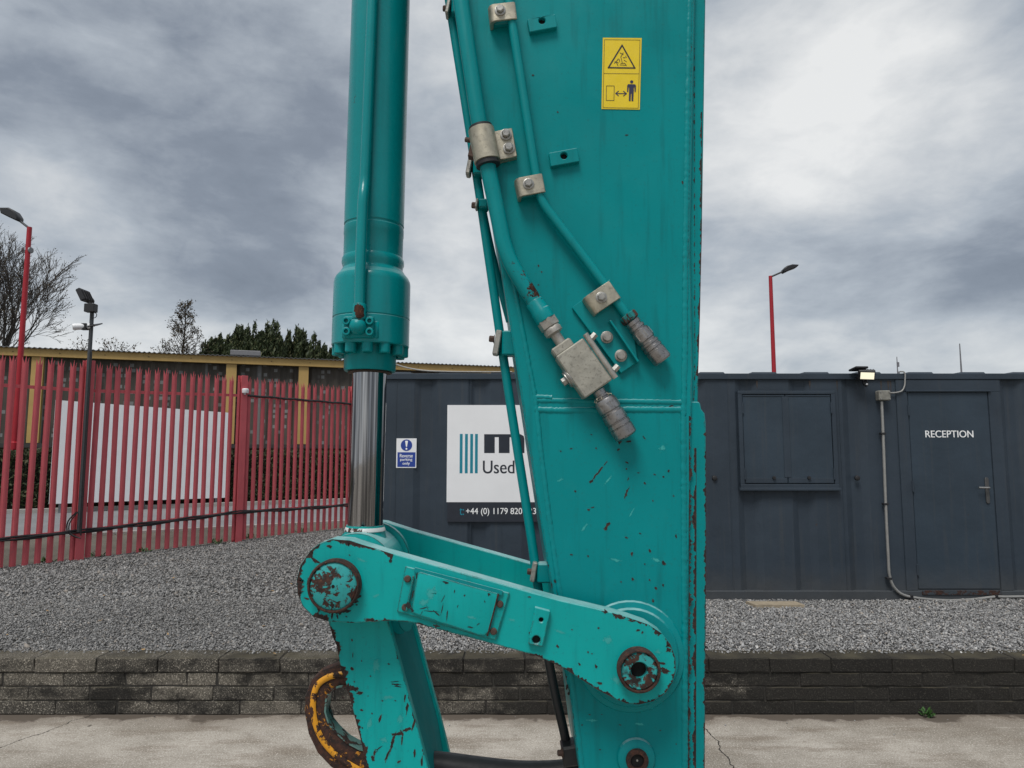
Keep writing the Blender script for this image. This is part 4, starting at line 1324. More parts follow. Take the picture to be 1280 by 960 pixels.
for s in (SX0 + .048, SX1 - .048):
    for v in (510, 592):
        z = CP(980, v).z; bm = B(); lathe(bm, [(-.06, .009), (.06, .009)], (s, YC - .046, z), (0, 0, 1), 8); obj('hinge', bm, M_SLATE, win)
for u in (965.5, 1009):
    q = CP(u, 597); bm = B(); lathe(bm, [(0, .018), (.018, .016), (.02, 0)], (q.x, YC - .043, q.z), (0, -1, 0), 12); obj('lock_knob', bm, M_BLACK, win)
for u in (893, 1071):
    q = CP(u, 597.5); bm = B(); lathe(bm, [(0, .028), (.02, .026), (.024, .018), (.024, 0)], (q.x, YC - .001, q.z), (0, -1, 0), 14); obj('wall_cap', bm, M_BLACK, cabin)

# conduit, boxes
jb = CP(1101, 495)
con = root('junction_box', (jb.x, YC - .05, jb.z), 'grey junction box with a pipe conduit running down beside the reception door', 'junction box')
bm = B(); box(bm, (jb.x, YC - .045, jb.z), (.125, .085, .105), bev=.008); obj('box', bm, plain('weathered_grey_box', (0.22, 0.215, 0.19), 0.6, 0.1, 0.5, 14), con)
bm = B()
for sx in (-.055, .055):
    for sz in (-.045, .045): lathe(bm, [(0, .008), (.006, .008)], (jb.x + sx * .85, YC - .0885, jb.z + sz * .8), (0, -1, 0), 8)
obj('screw', bm, M_BOLT, con)
path = [(1102, 502), (1104, 546), (1107, 628), (1110, 690), (1112.5, 722), (1122, 739), (1140, 746.5), (1180, 750.5), (1214, 749.5), (1244, 746), (1262, 746), (1330, 745)]
pts = [CP(u, v, .05) for u, v in path]
bm = B(); tube(bm, smooth_path(pts, 4), .0145, 9); obj('conduit', bm, M_GALV, con)
for (u, v) in ((1103.5, 542), (1107, 630), (1111, 723), (1139, 746.3), (1245, 746.2)):
    q = CP(u, v, .05); bm = B(); box(bm, q + Vector((0, 0.008, 0)), (.05 if v < 735 else .03, .055, .022 if v < 735 else .045), bev=.004); obj('clip', bm, M_BLACK, con)
bm = B(); q = [CP(u, v, .03) for u, v in ((1108, 491), (1119, 491), (1128, 489), (1131, 482), (1131.5, 468), (1130, 464.5), (1125, 464.5))]
tube(bm, round_path(q, .03, 3), .008, 8); obj('upper_conduit', bm, M_GALV, con)

# floodlight (lit)
fq = CP(1084, 470, .12)
flo = root('wall_floodlight', (fq.x, YC - .03, fq.z), 'lit floodlight with motion sensor at the top edge of the cabin', 'floodlight')
M_LENS, k = mat('lit_lens')
em = k.n('ShaderNodeEmission'); em.inputs[0].default_value = (1.0, 0.93, 0.70, 1); em.inputs[1].default_value = 0.75
oo = k.n('ShaderNodeOutputMaterial'); M_LENS.node_tree.links.new(em.outputs[0], oo.inputs[0])
rot = Matrix.Rotation(R(-24), 3, 'Z') @ Matrix.Rotation(R(28), 3, 'X') @ Matrix.Rotation(R(5), 3, 'Y')
hc = CP(1083, 468.5, .15)
bm = B(); box(bm, hc, (.165, .045, .115), rot, .01)
for i in range(6): box(bm, hc + rot @ Vector((-.065 + i * .026, .03, 0)), (.006, .03, .10), rot)
obj('housing', bm, M_BLACK, flo)
bm = B(); box(bm, hc + rot @ Vector((0.008, -.0230, -0.002)), (.13, .004, .075), rot); obj('lens', bm, M_LENS, flo, smooth=0)
bm = B(); beam(bm, (hc.x - .06, YC - .02, hc.z + .06), (hc.x - .05, hc.y - .02, hc.z + .08), .14, .022, bev=.006); beam(bm, (hc.x - .03, YC - .022, hc.z - .03), (hc.x, hc.y + .02, hc.z), .05, .04); obj('bracket', bm, M_BLACK, flo)
sq = CP(1082, 479.5, .09)
bm = B(); lathe(bm, [(-.03, 0), (-.028, .018), (0, .03), (.025, .03), (.03, 0)], sq, (0, 0.5, 1), 12); beam(bm, sq + Vector((0, .02, .02)), (sq.x, YC - .02, sq.z + .06), .025, .02); obj('sensor', bm, M_BLACK, flo)
bm = B(); lathe(bm, [(0, .012), (.006, .009), (.007, 0)], sq + Vector((0, -.028, -.008)), (0, -1, -.3), 10); obj('sensor_eye', bm, M_WHITE, flo)

# rust runs below the roof edge
bm = B()
for (u, w_, l_) in ((1101, .010, .16), (1110, .014, .13), (1113, .008, .18), (1046, .008, .12), (946, .012, .09), (1012, .012, .09)):
    q = CP(u, 476); n_ = 6
    for i in range(n_):
        z0, z1_ = q.z - l_ * i / n_, q.z - l_ * (i + 1) / n_; w0_, w1_ = w_ * (1 - i / n_), w_ * (1 - (i + 1) / n_)
        bm.faces.new([bm.verts.new(p_) for p_ in ((q.x - w0_, YC - .0012, z0), (q.x + w0_, YC - .0012, z0), (q.x + w1_, YC - .0012, z1_), (q.x - w1_, YC - .0012, z1_))])
obj('rust_run', bm, plain('rust_stain', (0.045, 0.035, 0.03), 0.8, 0, 0.4, 40), cabin, smooth=0, kind='stuff')
# aerials
def aerial(u, v, Y, label, r, fins):
    t = P(u, v, Y)
    o = root('aerial', (t.x, Y, ZT), label, 'aerial')
    bm = B(); lathe(bm, [(0, r * 1.3), ((t.z - ZT) * .5, r), (t.z - ZT, r * .6)], (t.x, Y, ZT), (0, 0, 1), 8); obj('rod', bm, M_GREY_METAL, o)
    bm = B(); box2(bm, (t.x - .05, Y - .05, ZT - .01), (t.x + .05, Y + .05, ZT + .03)); obj('foot', bm, M_GREY_METAL, o)
    for f in fins:
        bm = B(); lathe(bm, [(-.03, r * 2), (.03, r * 2)], (t.x + .01, Y, ZT + (t.z - ZT) * f), (0, 0, 1), 8); obj('fitting', bm, M_GREY_METAL, o)
aerial(1121, 446, 9.2, 'short thin aerial with two fittings on the cabin roof above the junction box', .008, (.45, .75))
aerial(1199.5, 429.5, 9.2, 'taller plain rod aerial on the cabin roof above the reception door', .010, ())
# thin white cable lying along the left end of the roof
bm = B(); q = [P(u, v, YC + .03) for u, v in ((494, 455), (506, 459), (528, 463), (560, 464.5), (590, 464.8), (640, 465))]
tube(bm, smooth_path(q, 3), .008, 6)
tag(obj('roof_cable', bm, M_GALV), 'thin pale cable sagging along the left end of the cabin roof', 'cable')

# ---- company board
def slab(name, u0, v0, u1, v1, d, m, parent, off=0.0, z=None):
    a = P(u0, v0, YC); b = P(u1, v1, YC)
    bm = B(); box2(bm, (a.x, YC - off - d, a.z), (b.x, YC - off, b.z)); return obj(name, bm, m, parent, smooth=0)
sc = P(650, 580, YC)
sg = root('company_sign', (sc.x, YC - .02, P(600, 652, YC).z), 'white company sign board with dark telephone band on the cabin wall', 'sign')
pan = slab('panel', 559.5, 506.5, 745, 627.5, .02, M_WHITE, sg, .002)
slab('telephone_band', 559.5, 627.5, 745, 652, .021, M_SIGN_DARK, sg, .002)
for u in (575, 581.5, 588, 594):
    slab('logo_bar', u, 542.5, u + 3.2, 591.5, .0012, M_SIGN_TEAL, pan, .022)
lm = [(605.3, 566.3), (605.3, 542.8), (650.5, 542.8), (654.5, 545), (655.5, 549), (655.5, 566.3), (650, 566.3), (642.5, 566.3), (642.5, 549), (641, 546.5), (637, 546.5), (637, 566.3), (623.5, 566.3), (623.5, 546.5), (618.5, 546.5), (618.5, 566.3)]
bm = B(); prism(bm, [P(u, v, YC) for u, v in lm], YC - .0232, YC - .022); obj('logo_letter', bm, M_SIGN_DARK, pan, smooth=0)
q = P(604.5, 584, YC)
t = text_obj('lettering', 'Used', .2, M_SIGN_DARK, (P(623.4, 584, YC).x, YC - .0226, P(625, 583.7, YC).z), pan, bold=0.0022)
fit_text(t, px(39.5, YC), px(16.0, YC))
t = text_obj('lettering', '+44 (0) 1179 820 123', .2, M_WHITE_INK, (P(626.3, 639.6, YC).x, YC - .0236, P(626, 639.8, YC).z), sg, bold=0.001)
fit_text(t, px(87, YC), px(10.0, YC))
t = text_obj('lettering', 't:', .2, M_SIGN_TEAL, (P(577.3, 639, YC).x, YC - .0236, P(577, 639.2, YC).z), sg, bold=0.001)
fit_text(t, px(5.6, YC), px(8.6, YC))

# ---- parking notice
nt = root('parking_notice', (P(508, 566, YC).x, YC, P(508, 584.5, YC).z), 'small blue and white parking notice on the cabin wall beside the rod', 'sign')
slab('panel', 495.8, 548, 520.3, 584.8, .004, M_WHITE, nt, .001)
slab('blue_panel', 497, 565.3, 519.2, 583.6, .0012, M_SIGN_BLUE, nt, .0052)
c = P(508.2, 556.5, YC)
bm = B(); lathe(bm, [(0, px(7.2, YC)), (.0012, px(7.2, YC))], (c.x, YC - .0052, c.z), (0, -1, 0), 28); obj('blue_disc', bm, M_SIGN_BLUE, nt, smooth=0)
bm = B(); prism(bm, [P(u, v, YC) for u, v in ((506.5, 551), (510, 551), (508.9, 558.5), (507.6, 558.5))], YC - .0074, YC - .0066)
lathe(bm, [(0, px(1.2, YC)), (.0008, px(1.2, YC))], (c.x, YC - .0066, P(508, 561, YC).z), (0, -1, 0), 12)
obj('exclamation_mark', bm, M_WHITE_INK, nt, smooth=0)
for s_, v, w in (('Reverse', 569.6, 16.2), ('parking', 574.8, 15.2), ('only', 579.6, 9.2)):
    t = text_obj('lettering', s_, .05, M_WHITE_INK, (c.x, YC - .0070, P(508, v, YC).z), nt, extrude=.0003, bold=0.0005)
    fit_text(t, px(w, YC), px(4.4, YC))

# ================================================================== EXCAVATOR FRONT END
YA = 1.375; YB = 1.625; YM = 1.50; YL = 1.30
mid_root = P(700, 700, YM)
ex = root('excavator', (mid_root.x, YM, 1.15), 'teal excavator dipper arm with bucket cylinder and worn linkage, hanging in the foreground', 'excavator')
def E(u, v, Y=YA): return P(u, v, Y)
def EL(pts, Y): return [P(u, v, Y) for u, v in pts]
def s(n, Y=YA): return n * Y / 0.98 / F_PX       # photo pixels to metres

# ---- dipper arm
left = [(574 - 0.155 * 900, -900), (574, 0), (637, 403), (680, 680), (690, 740), (705, 838), (709, 855), (712, 868), (714, 878), (717, 905), (724, 962), (733, 1010), (745, 1040), (765, 1060)]
right = [(795, 1067), (825, 1060), (845, 1042), (856, 1010), (860, 960), (862, 700), (865, 515), (866, 460), (863, 300), (869, 0), (880, -900)]
bm = B(); prism(bm, EL(left + right, YA), YA, YB, .003); arm = obj('dipper_arm', bm, M_ARM, ex, 30)
# rear closing plate: stands proud of the side plate at the right-hand edge
bm = B(); prism(bm, EL([(840, -900), (892, -900), (882, 0), (877.5, 300), (873, 470), (872.5, 520), (840, 520)], YA + .012), YA + .012, YB - .012, .002); obj('rear_plate', bm, M_ARM, ex)
bm = B(); prism(bm, EL([(840, 502), (872, 502), (875, 503), (876.5, 511), (881, 517), (882.5, 530), (883, 700), (881, 960), (872, 1030), (840, 1030)], YA + .006), YA + .006, YB - .006, .002); obj('end_plate', bm, M_ARM, ex)
def bead(pts, r, Y=YA, seed=0, name='weld_bead', flat=0.55, m=None, sub=14):
    rr = random.Random(seed); P3 = []
    for a, b in zip(pts, pts[1:]):
        n_ = max(2, int(math.hypot(b[0] - a[0], b[1] - a[1]) / 2.2))
        for i in range(n_):
            f = i / n_; P3.append((a[0] + (b[0] - a[0]) * f + rr.uniform(-.35, .35), a[1] + (b[1] - a[1]) * f + rr.uniform(-.2, .2)))
    P3.append(pts[-1])
    W = [P(u, v, Y) for u, v in P3]
    bm = B(); tube(bm, W, [r * rr.uniform(.86, 1.12) for _ in W], 8)
    for v in bm.verts: v.co.y = Y + (v.co.y - Y) * flat
    return obj(name, bm, m or M_TEAL, arm, 60)
bead([(612, 200), (642, 350), (661, 455), (669, 495), (678, 580), (692, 690), (700, 745), (716, 860), (728, 965)], s(3.0), seed=1)
bead([(863, -60), (857, 300), (856, 440), (854, 515), (855, 700), (856, 960)], s(3.6), seed=2)
bead([(669, 500.5), (720, 501), (800, 502), (853, 503)], s(3.0), seed=3, flat=.45)
bead([(669, 512), (700, 513), (760, 512), (853, 512)], s(3.6), seed=4, flat=.45)
bead([(668, 496), (690, 497)], s(3.0), seed=5, flat=.6)
# boss round the linkage pin and the lower pin
pc = P(797, 835, YL)
bm = B(); lathe(bm, [(0, s(65)), (.005, s(63)), (.008, s(57)), (.013, s(55)), (.014, s(40))], (pc.x, YA + .001, pc.z), (0, -1, 0), 44); obj('boss', bm, M_TEAL, arm)
lc = P(795, 947, YA)
bm = B(); lathe(bm, [(0, s(23)), (.006, s(21.5)), (.010, s(17)), (.011, s(13))], (lc.x, YA + .001, lc.z), (0, -1, 0), 32); obj('lower_boss', bm, M_TEAL, arm)
bm = B(); lathe(bm, [(0, s(13)), (.016, s(13)), (.018, s(11.5)), (.018, s(8)), (.004, s(7.6))], (lc.x, YA + .001, lc.z), (0, -1, 0), 26); obj('pin_bush', bm, M_RUST, arm)
bm = B(); lathe(bm, [(0, s(8.2)), (.0125, s(8.2)), (.0132, s(6.5)), (.0128, 0)], (lc.x, YA + .0005, lc.z), (0, -1, 0), 22); obj('pin_bore', bm, M_HOLE, arm)  # raised black disc painted as the dark inside of the bore
bm = B(); lathe(bm, [(0, s(1.3)), (.0006, s(1.1))], (lc.x, YA - .0128, lc.z), (0, -1, 0), 10); obj('grease_nipple', bm, M_BOLT, arm)

# ---- hydraulic lines on the near face
def line(name, pts, r, Ys, m=M_TEAL, bend=.05, parent=None, n=14):
    if not isinstance(Ys, (list, tuple)): Ys = [Ys] * len(pts)
    W = round_path([P(u, v, y) for (u, v), y in zip(pts, Ys)], bend, 6)
    bm = B(); tube(bm, W, r, n); return obj(name, bm, m, parent or ex, 60)
RB = .0160; YP = YA - .026
big = line('supply_pipe', [(480, -700), (576, 0), (598, 150), (611, 215), (621, 262), (633, 322), (681, 398)], RB, YP, bend=.07)
RS = .0092
small = line('return_pipe', [(534, -700), (640, 28), (669, 215), (676, 252), (730, 322), (757, 358), (787, 399)], RS, YA - .019, bend=.04)
thin = line('grease_pipe', [(449, -750), (561, 0), (585, 150), (599, 240), (634, 480), (667, 690), (678, 780)], s(5.6, 1.45), 1.45, m=M_TEAL, bend=.1)
# stepped sleeve at the end of the supply pipe
ad = (P(681, 398, YP) - P(640, 335, YP)).normalized()
e0 = P(681, 398, YP)
bm = B(); lathe(bm, [(-.040, RB * 1.02), (-.038, RB * 1.10), (-.018, RB * 1.12), (-.016, RB * 1.2), (.004, RB * 1.2), (.006, RB)], e0, ad, 20); obj('sleeve', bm, M_TEAL, big)
bm = B(); lathe(bm, [(.002, s(10.5)), (.004, s(12.6)), (.020, s(12.6)), (.022, s(11))], e0, ad, 6)
lathe(bm, [(.022, s(10.5)), (.026, s(11.6)), (.034, s(11.4)), (.037, s(8))], e0, ad, 18); lathe(bm, [(.036, s(6.5)), (.062, s(6.5))], e0, ad, 14); obj('hose_nut', bm, M_ZINC_GREY, big)

# ---- valve block
vb = EL([(694.7, 445.6), (729, 422), (766, 474), (731, 498)], YA)
v_out = [P(u, v, YA - .045) for u, v in ((694.7, 445.6), (729, 422), (766, 474), (731, 498))]
bm = B(); prism(bm, v_out, YA - .045, YA - .002, .0025); valve = obj('valve_block', bm, M_VALVE, ex, 30)
bm = B(); prism(bm, EL([(688.5, 437), (711.5, 421), (718.5, 431), (695.5, 446.5)], YA - .038), YA - .038, YA - .006, .003); obj('elbow', bm, M_VALVE, valve, 30)
bm = B(); tube(bm, EL([(731.5, 417.5), (769.5, 472.5)], YA - .043), s(3.6), 12); obj('clamp_bar', bm, M_ZINC_GREY, valve, 50)
for (u, v) in ((741, 421.5), (769, 461)):
    bm = B(); lathe(bm, [(0, s(4.2)), (.012, s(4.2))], P(u - 2, v + 2, YA - .034), (P(u, v, YA) - P(u - 4, v + 4.4, YA)), 6); obj('nut', bm, M_BOLT, valve)
bd_ = (P(704, 474, YA) - P(714, 467, YA)).normalized()
bm = B(); c0 = P(713, 472, YA - .024)
lathe(bm, [(0, s(13)), (.003, s(13.5)), (.006, s(12.5))], c0, bd_, 22); lathe(bm, [(.006, s(10.5)), (.009, s(10.5))], c0, bd_, 20); lathe(bm, [(.009, s(5.2)), (.018, s(5.2)), (.019, s(4.2))], c0, bd_, 6); obj('plug', bm, M_BOLT, valve)
# quick coupler below the block
cd = (P(783.5, 546, YA - .024) - P(748, 488, YA - .024)); cl = cd.length; cd.normalize(); c0 = P(748, 488, YA - .024)
bm = B(); lathe(bm, [(0, s(8)), (.010, s(8)), (.011, s(10)), (.014, s(10)), (.015, s(8.5)), (.019, s(8.5)), (.020, s(12.6)), (.024, s(13.6)), (.044, s(14)), (.046, s(12.8)), (.049, s(12.8)), (.051, s(14.2)), (.068, s(14.4)), (.069, s(13.4)), (.0705, s(13.4)), (.0715, s(14.4)), (.079, s(14.4)), (.080, s(13.5)), (.0812, s(13.5)), (.082, s(14.4)), (.100, s(14.2)), (cl - .002, s(13.6)), (cl, s(12)), (cl, s(9.6)), (cl - .018, s(9))], c0, cd, 30); obj('coupler', bm, M_COUPLER, valve, 30)
bm = B(); lathe(bm, [(0, s(14.1)), (.014, s(14.1))], c0 + cd * .028, cd, 6); obj('coupler_nut', bm, M_COUPLER, valve, 20)
bm = B()
for i in range(9):
    a = 2.4 * i; bx_ = cd.orthogonal().normalized(); bx_.rotate(Matrix.Rotation(a, 3, cd))
    q = c0 + cd * (.011 + .0006 * i) + bx_ * s(9); tube(bm, [q, q + bx_ * .004 + cd * .003, q + bx_ * .002 + cd * .006], .0011, 5)
obj('thread', bm, M_ZINC, valve)
# coupling on the return pipe
rd = (P(829, 451, YA - .019) - P(783, 393, YA - .019)); rl = rd.length; rd.normalize(); c0 = P(783, 393, YA - .019)
bm = B(); lathe(bm, [(0, s(9.5)), (.002, s(11.4)), (.014, s(11.4)), (.016, s(9.5))], c0, rd, 6); obj('union_nut', bm, peel('worn_black_teal', (0.004, 0.16, 0.16), 0.46, 60), small, 20)
bm = B(); lathe(bm, [(.015, s(7.5)), (.018, s(9.6)), (.025, s(9.6)), (.026, s(8.6)), (.029, s(8.6)), (.030, s(10.2)), (.035, s(10.4)), (.036, s(9.4)), (.039, s(9.4)), (.040, s(11.4)), (.062, s(11.8)), (.064, s(10.5)), (.068, s(10.5)), (.070, s(12.2)), (.074, s(12.2)), (.075, s(11.5)), (.078, s(11.5)), (.079, s(12.4)), (.084, s(12.4)), (.085, s(11.6)), (.088, s(11.6)), (.089, s(12.4)), (rl - .003, s(12)), (rl, s(10.5)), (rl, s(7.5)), (rl - .012, s(7))], c0, rd, 26); obj('coupling', bm, M_COUPLER, small, 30)
bm = B(); lathe(bm, [(.044, s(12)), (.058, s(12.3))], c0, rd, 6); obj('coupling_hex', bm, metal('coupling_bright_steel', (0.46, 0.45, 0.44), 0.28, 0.9), small, 20)

# ---- valve bracket plate with folded lip
bm = B(); prism(bm, EL([(715, 384), (762, 349), (783, 378), (790, 398), (798, 452), (776, 467)], YA - .009), YA - .009, YA + .002, .0015); br = obj('valve_bracket', bm, M_TEAL, ex)
bm = B(); prism(bm, EL([(761.5, 400.5), (764, 400), (799.5, 451), (797, 453)], YA - .024), YA - .024, YA - .006, .001); obj('folded_lip', bm, M_TEAL, br)
for (u, v) in ((758.4, 421.6), (776, 444.7)):
    bm = B(); q = P(u, v, YA - .009); lathe(bm, [(0, s(7.6)), (.002, s(7.6)), (.0025, s(7))], q, (0, -1, 0), 20); lathe(bm, [(.002, s(5.6)), (.008, s(5.6)), (.0092, s(4.8))], q, (0, -1, 0), 20); lathe(bm, [(.0088, s(4.0)), (.0095, s(3.8))], q, (0, -1, 0), 16); obj('bolt', bm, M_ZINC_GREY, br)

# ---- pipe saddles on the return pipe: folded strip with one bolt
def saddle(cu, cv, w, h, ang, bolt=(-.08, .02), th=.032, mt=M_ZINC):
    c = P(cu, cv, YA - th)
    a = R(ang); ux = Vector((math.cos(a), 0, math.sin(a))); uz = Vector((-math.sin(a), 0, math.cos(a)))
    w = s(w); h = s(h)
    # section across the pipe, folded down on the left-hand side
    pr = [(-w / 2, .0), (-w / 2, -th * .62), (-w / 2 + .003, -th * .86), (-w / 2 + .010, -th), (w / 2 - .004, -th), (w / 2, -th + .002), (w / 2, -th + .006), (-w / 2 + .014, -th + .006), (-w / 2 + .008, -th * .66), (-w / 2 + .0065, 0)]
    bm = B(); rings = []
    for sg_ in (-1, 1):
        rings.append([bm.verts.new(Vector((c.x, YA, c.z)) + ux * x + uz * (sg_ * h / 2) + Vector((0, y, 0))) for x, y in pr])
    n_ = len(pr)
    for i in range(n_): bm.faces.new((rings[0][i], rings[0][(i + 1) % n_], rings[1][(i + 1) % n_], rings[1][i]))
    bm.faces.new(rings[0][::-1]); bm.faces.new(rings[1])
    bmesh.ops.recalc_face_normals(bm, faces=bm.faces)
    bevel_sharp(bm, bm.verts[:], .001, 1, 60)
    o = obj('pipe_clamp', bm, mt, ex, 40)
    q = Vector((c.x, YA - th, c.z)) + ux * w * bolt[0] + uz * h * bolt[1]
    bm = B(); lathe(bm, [(0, s(7)), (.0022, s(7)), (.0028, s(6.2))], q, (0, -1, 0), 22); lathe(bm, [(.002, s(5.2)), (.009, s(5.2)), (.0102, s(4.3))], q, (0, -1, 0), 6); lathe(bm, [(.0095, s(3.9)), (.0106, s(3.6))], q, (0, -1, 0), 16)
    obj('bolt', bm, M_BOLT, o, 30)
    bm = B(); box(bm, Vector((c.x, YA - .006, c.z)) + ux * (-.004), (w * .8, .014, h * .8), Matrix.Rotation(-a, 3, 'Y'), .002); obj('clamp_pad', bm, M_TEAL, o)
saddle(628, 14, 35, 23, 7, (-.08, .05))
saddle(662.5, 231, 35, 24, 11, (-.05, .05))
saddle(752.5, 372, 39, 25, 34, (-.02, .02))
# ---- big clamp round the supply pipe
cdir = (P(611, 215, YP) - P(600, 160, YP)).normalized()
c0 = P(600.5, 158, YP)
L_ = (P(612.5, 205, YP) - c0).length
bm = B(); lathe(bm, [(0, s(12)), (.001, s(14.8)), (.014, s(15)), (.015, s(12))], c0, cdir, 26); lathe(bm, [(L_ - .012, s(12)), (L_ - .011, s(15.2)), (L_ + .003, s(15.2)), (L_ + .004, s(12))], c0, cdir, 26); gr = obj('rubber_sleeve', bm, M_RUBBER, big)
bm = B(); lathe(bm, [(.006, s(15)), (.007, s(16.3)), (L_ - .006, s(16.6)), (L_ - .005, s(15))], c0, cdir, 30); bigc = obj('pipe_clamp', bm, M_ZINC, ex, 40)
bm = B(); prism(bm, EL([(617, 164), (640, 159.5), (646.5, 195), (622, 200.5)], YA - .018), YA - .018, YA + .001, .0015); obj('clamp_tab', bm, M_ZINC, bigc, 40)
for (u, v) in ((632.5, 168.5), (636, 185.5)):
    bm = B(); q = P(u, v, YA - .018); lathe(bm, [(0, s(7.4)), (.0025, s(7.4)), (.003, s(6.6))], q, (0, -1, 0), 22); lathe(bm, [(.0025, s(5.6)), (.010, s(5.6)), (.0115, s(4.6))], q, (0, -1, 0), 6); lathe(bm, [(.0105, s(4.2)), (.012, s(3.9))], q, (0, -1, 0), 16); obj('bolt', bm, M_BOLT, bigc, 30)
bm = B(); tube(bm, [P(592, 176, YA - .015), P(582, 174.5, YA - .010)], s(3.2), 10); box(bm, P(591, 190, YA - .012), (s(9), .02, s(18)), Matrix.Rotation(R(12), 3, 'Y'), .002); obj('clamp_bolt', bm, M_BOLT_RUST, bigc)

# ---- drilled lugs welded to the arm
def lug(pts, hole, hr, th=.012):
    bm = B(); hc_ = P(hole[0], hole[1], YA - th)
    prism(bm, EL(pts, YA - th), YA - th, YA + .001, .0012, holes=[circ((hc_.x, 0, hc_.z), s(hr), 16)])
    o = obj('lug', bm, M_TEAL, ex, 30)
    bm = B(); lathe(bm, [(0, s(hr * 1.05)), (.001, s(hr * 1.05)), (.001, 0)], (hc_.x, YA - .0005, hc_.z), (0, -1, 0), 16); obj('hole', bm, M_HOLE, o)  # black disc stands for the shade in the drilled hole
lug([(659, 24), (694, 17.5), (696.5, 33.5), (662, 40)], (677.5, 25.5), 4.6)
lug([(686, 191), (721.5, 184.5), (724.5, 201.5), (688.5, 208)], (705, 194.5), 4.6)

# ---- brackets of the grease pipe on the far-left face of the arm
def gbr(u, v, w, h, bolts):
    Yb = 1.44
    bm = B(); box(bm, P(u + w * .7, v, Yb), (s(w * 1.5), .035, s(h)), None, .003); o = obj('pipe_bracket', bm, M_TEAL, ex)
    bm = B(); box(bm, P(u - w * .35, v - 1, Yb - .004), (s(w * .42), .03, s(h)), Matrix.Rotation(R(10), 3, 'Y'), .002); obj('keeper', bm, M_ZINC_GREY, o)
    for (bu, bv) in bolts:
        bm = B(); hexbolt(bm, P(bu + 4, bv, Yb), (-1, 0, .1), s(4.2), s(6)); obj('bolt', bm, M_BOLT_RUST, o)
gbr(565, 12, 12, 22, ((556, 11),))
gbr(592, 209, 14, 26, ((585, 216),))
gbr(599, 257, 8, 12, ((592, 257),))
gbr(628, 430, 18, 32, ((614, 424), (620, 439)))
gbr(672, 715, 14, 24, ((662, 715),))
# second bowed pipe seen behind the edge
line('bowed_pipe', [(598, 235), (612, 305), (623, 350), (631, 380), (637, 402), (654, 432)], s(5), [1.5] * 5, bend=.06)

# ---- warning sticker
yo = YA - .0008
st = EL([(753.5, 47.5), (802, 48), (799.6, 137.3), (751.8, 136.5)], YA)
bm = B(); prism(bm, st, YA - .0012, YA + .0004); stk = obj('warning_sticker', bm, M_YELLOW, ex, 0)
YI = YA - .0016
ink = B()
def stroke(bm, pts, w, closed=False):
    pts = pts + ([pts[0], pts[1]] if closed else [])
    for a, b in zip(pts, pts[1:] if not closed else pts[1:-1]):
        a3 = P(*a, YI); b3 = P(*b, YI); d = (b3 - a3)
        if d.length < 1e-6: continue
        d.normalize(); nrm = Vector((-d.z, 0, d.x)) * s(w) / 2; e = d * s(w) / 2
        bm.faces.new([bm.verts.new(q) for q in (a3 - e + nrm, b3 + e + nrm, b3 + e - nrm, a3 - e - nrm)])
def jitter_y(bm):
    for i, f in enumerate(bm.faces):
        for v in f.verts: v.co.y -= 0.00002 * (i % 12)
stroke(ink, [(755.5, 49.5), (800, 50), (797.8, 135.2), (753.8, 134.5)], .5, True)
stroke(ink, [(755, 91.8), (798.8, 92.2)], .5)
stroke(ink, [(777.6, 56.5), (793.5, 85), (760.5, 84.5)], 1.7, True)
for a, b in (((775, 66), (779, 68)), ((779, 66), (776, 71)), ((776, 71), (778, 79)), ((779, 72), (781.5, 72)), ((780, 75), (783, 77)), ((775, 81), (782, 81.5)), ((776, 79), (781, 79)), ((781, 79), (783, 82)), ((768, 79), (771, 76)), ((771, 76), (773, 73.5)), ((768.5, 77), (773, 78.5)), ((770.5, 78), (772.5, 82)), ((774, 74), (774.5, 77)), ((782, 70), (783, 72))):
    stroke(ink, [a, b], .7)
stroke(ink, [(758, 107.3), (767.8, 107.4), (767.4, 125.6), (757.8, 125.4)], .6, True)
jitter_y(ink); obj('border_and_triangle', ink, M_INK, stk, 0)
ink = B()
stroke(ink, [(770.5, 116.8), (781.5, 117)], 1.1); stroke(ink, [(773, 114), (769.6, 116.8), (773, 119.6)], 1.1); stroke(ink, [(779.5, 114.2), (783, 117), (779.5, 119.8)], 1.1)
man = [(785, 105.2), (793.8, 105.4), (795, 107), (794.6, 115), (793.2, 115), (793, 109), (792.4, 109), (791.6, 126.4), (789.4, 126.4), (789.3, 117), (788.7, 117), (788.2, 126.3), (786, 126.3), (786.4, 109), (785.8, 109), (785.2, 115), (783.8, 115), (784, 107)]
ink.faces.new([ink.verts.new(P(u, v, YI)) for u, v in man])
hd = P(789.6, 102.3, YI); ink.faces.new([ink.verts.new(q) for q in circ((hd.x, YI, hd.z), s(2.1), 14)])
jitter_y(ink); obj('figure_and_arrow', ink, M_NAVYINK, stk, 0)

# ---- near and far link of the bucket linkage
link_out = [(415, 673.5), (437, 675), (452, 680), (480, 689), (575, 715.5), (669, 742), (700, 750.5), (731, 757.5), (765, 765.5), (787, 772), (810, 780), (827, 791), (838, 805), (844.5, 822), (845, 838), (841, 853), (832, 867), (816, 877), (798, 881), (783, 879.5), (769, 874), (746, 862), (702, 834), (690, 828), (668, 819), (600, 800.5), (522, 780), (505, 777), (486, 776), (440, 779), (410, 777), (391, 771), (378, 758), (371.5, 742), (370.5, 725), (375, 707), (388, 688), (400, 679)]
lw = EL(link_out, YL)
bm = B(); prism(bm, lw, YL, YL + .046, .0016); nlink = obj('idler_link', bm, M_TEAL_WORN_LIT, ex, 30)
bm = B(); prism(bm, lw, 1.652, 1.698, .0016); flink = obj('idler_link', bm, M_TEAL_WORN_LIT, ex, 30)
lp_ = P(420, 730.5, YL)
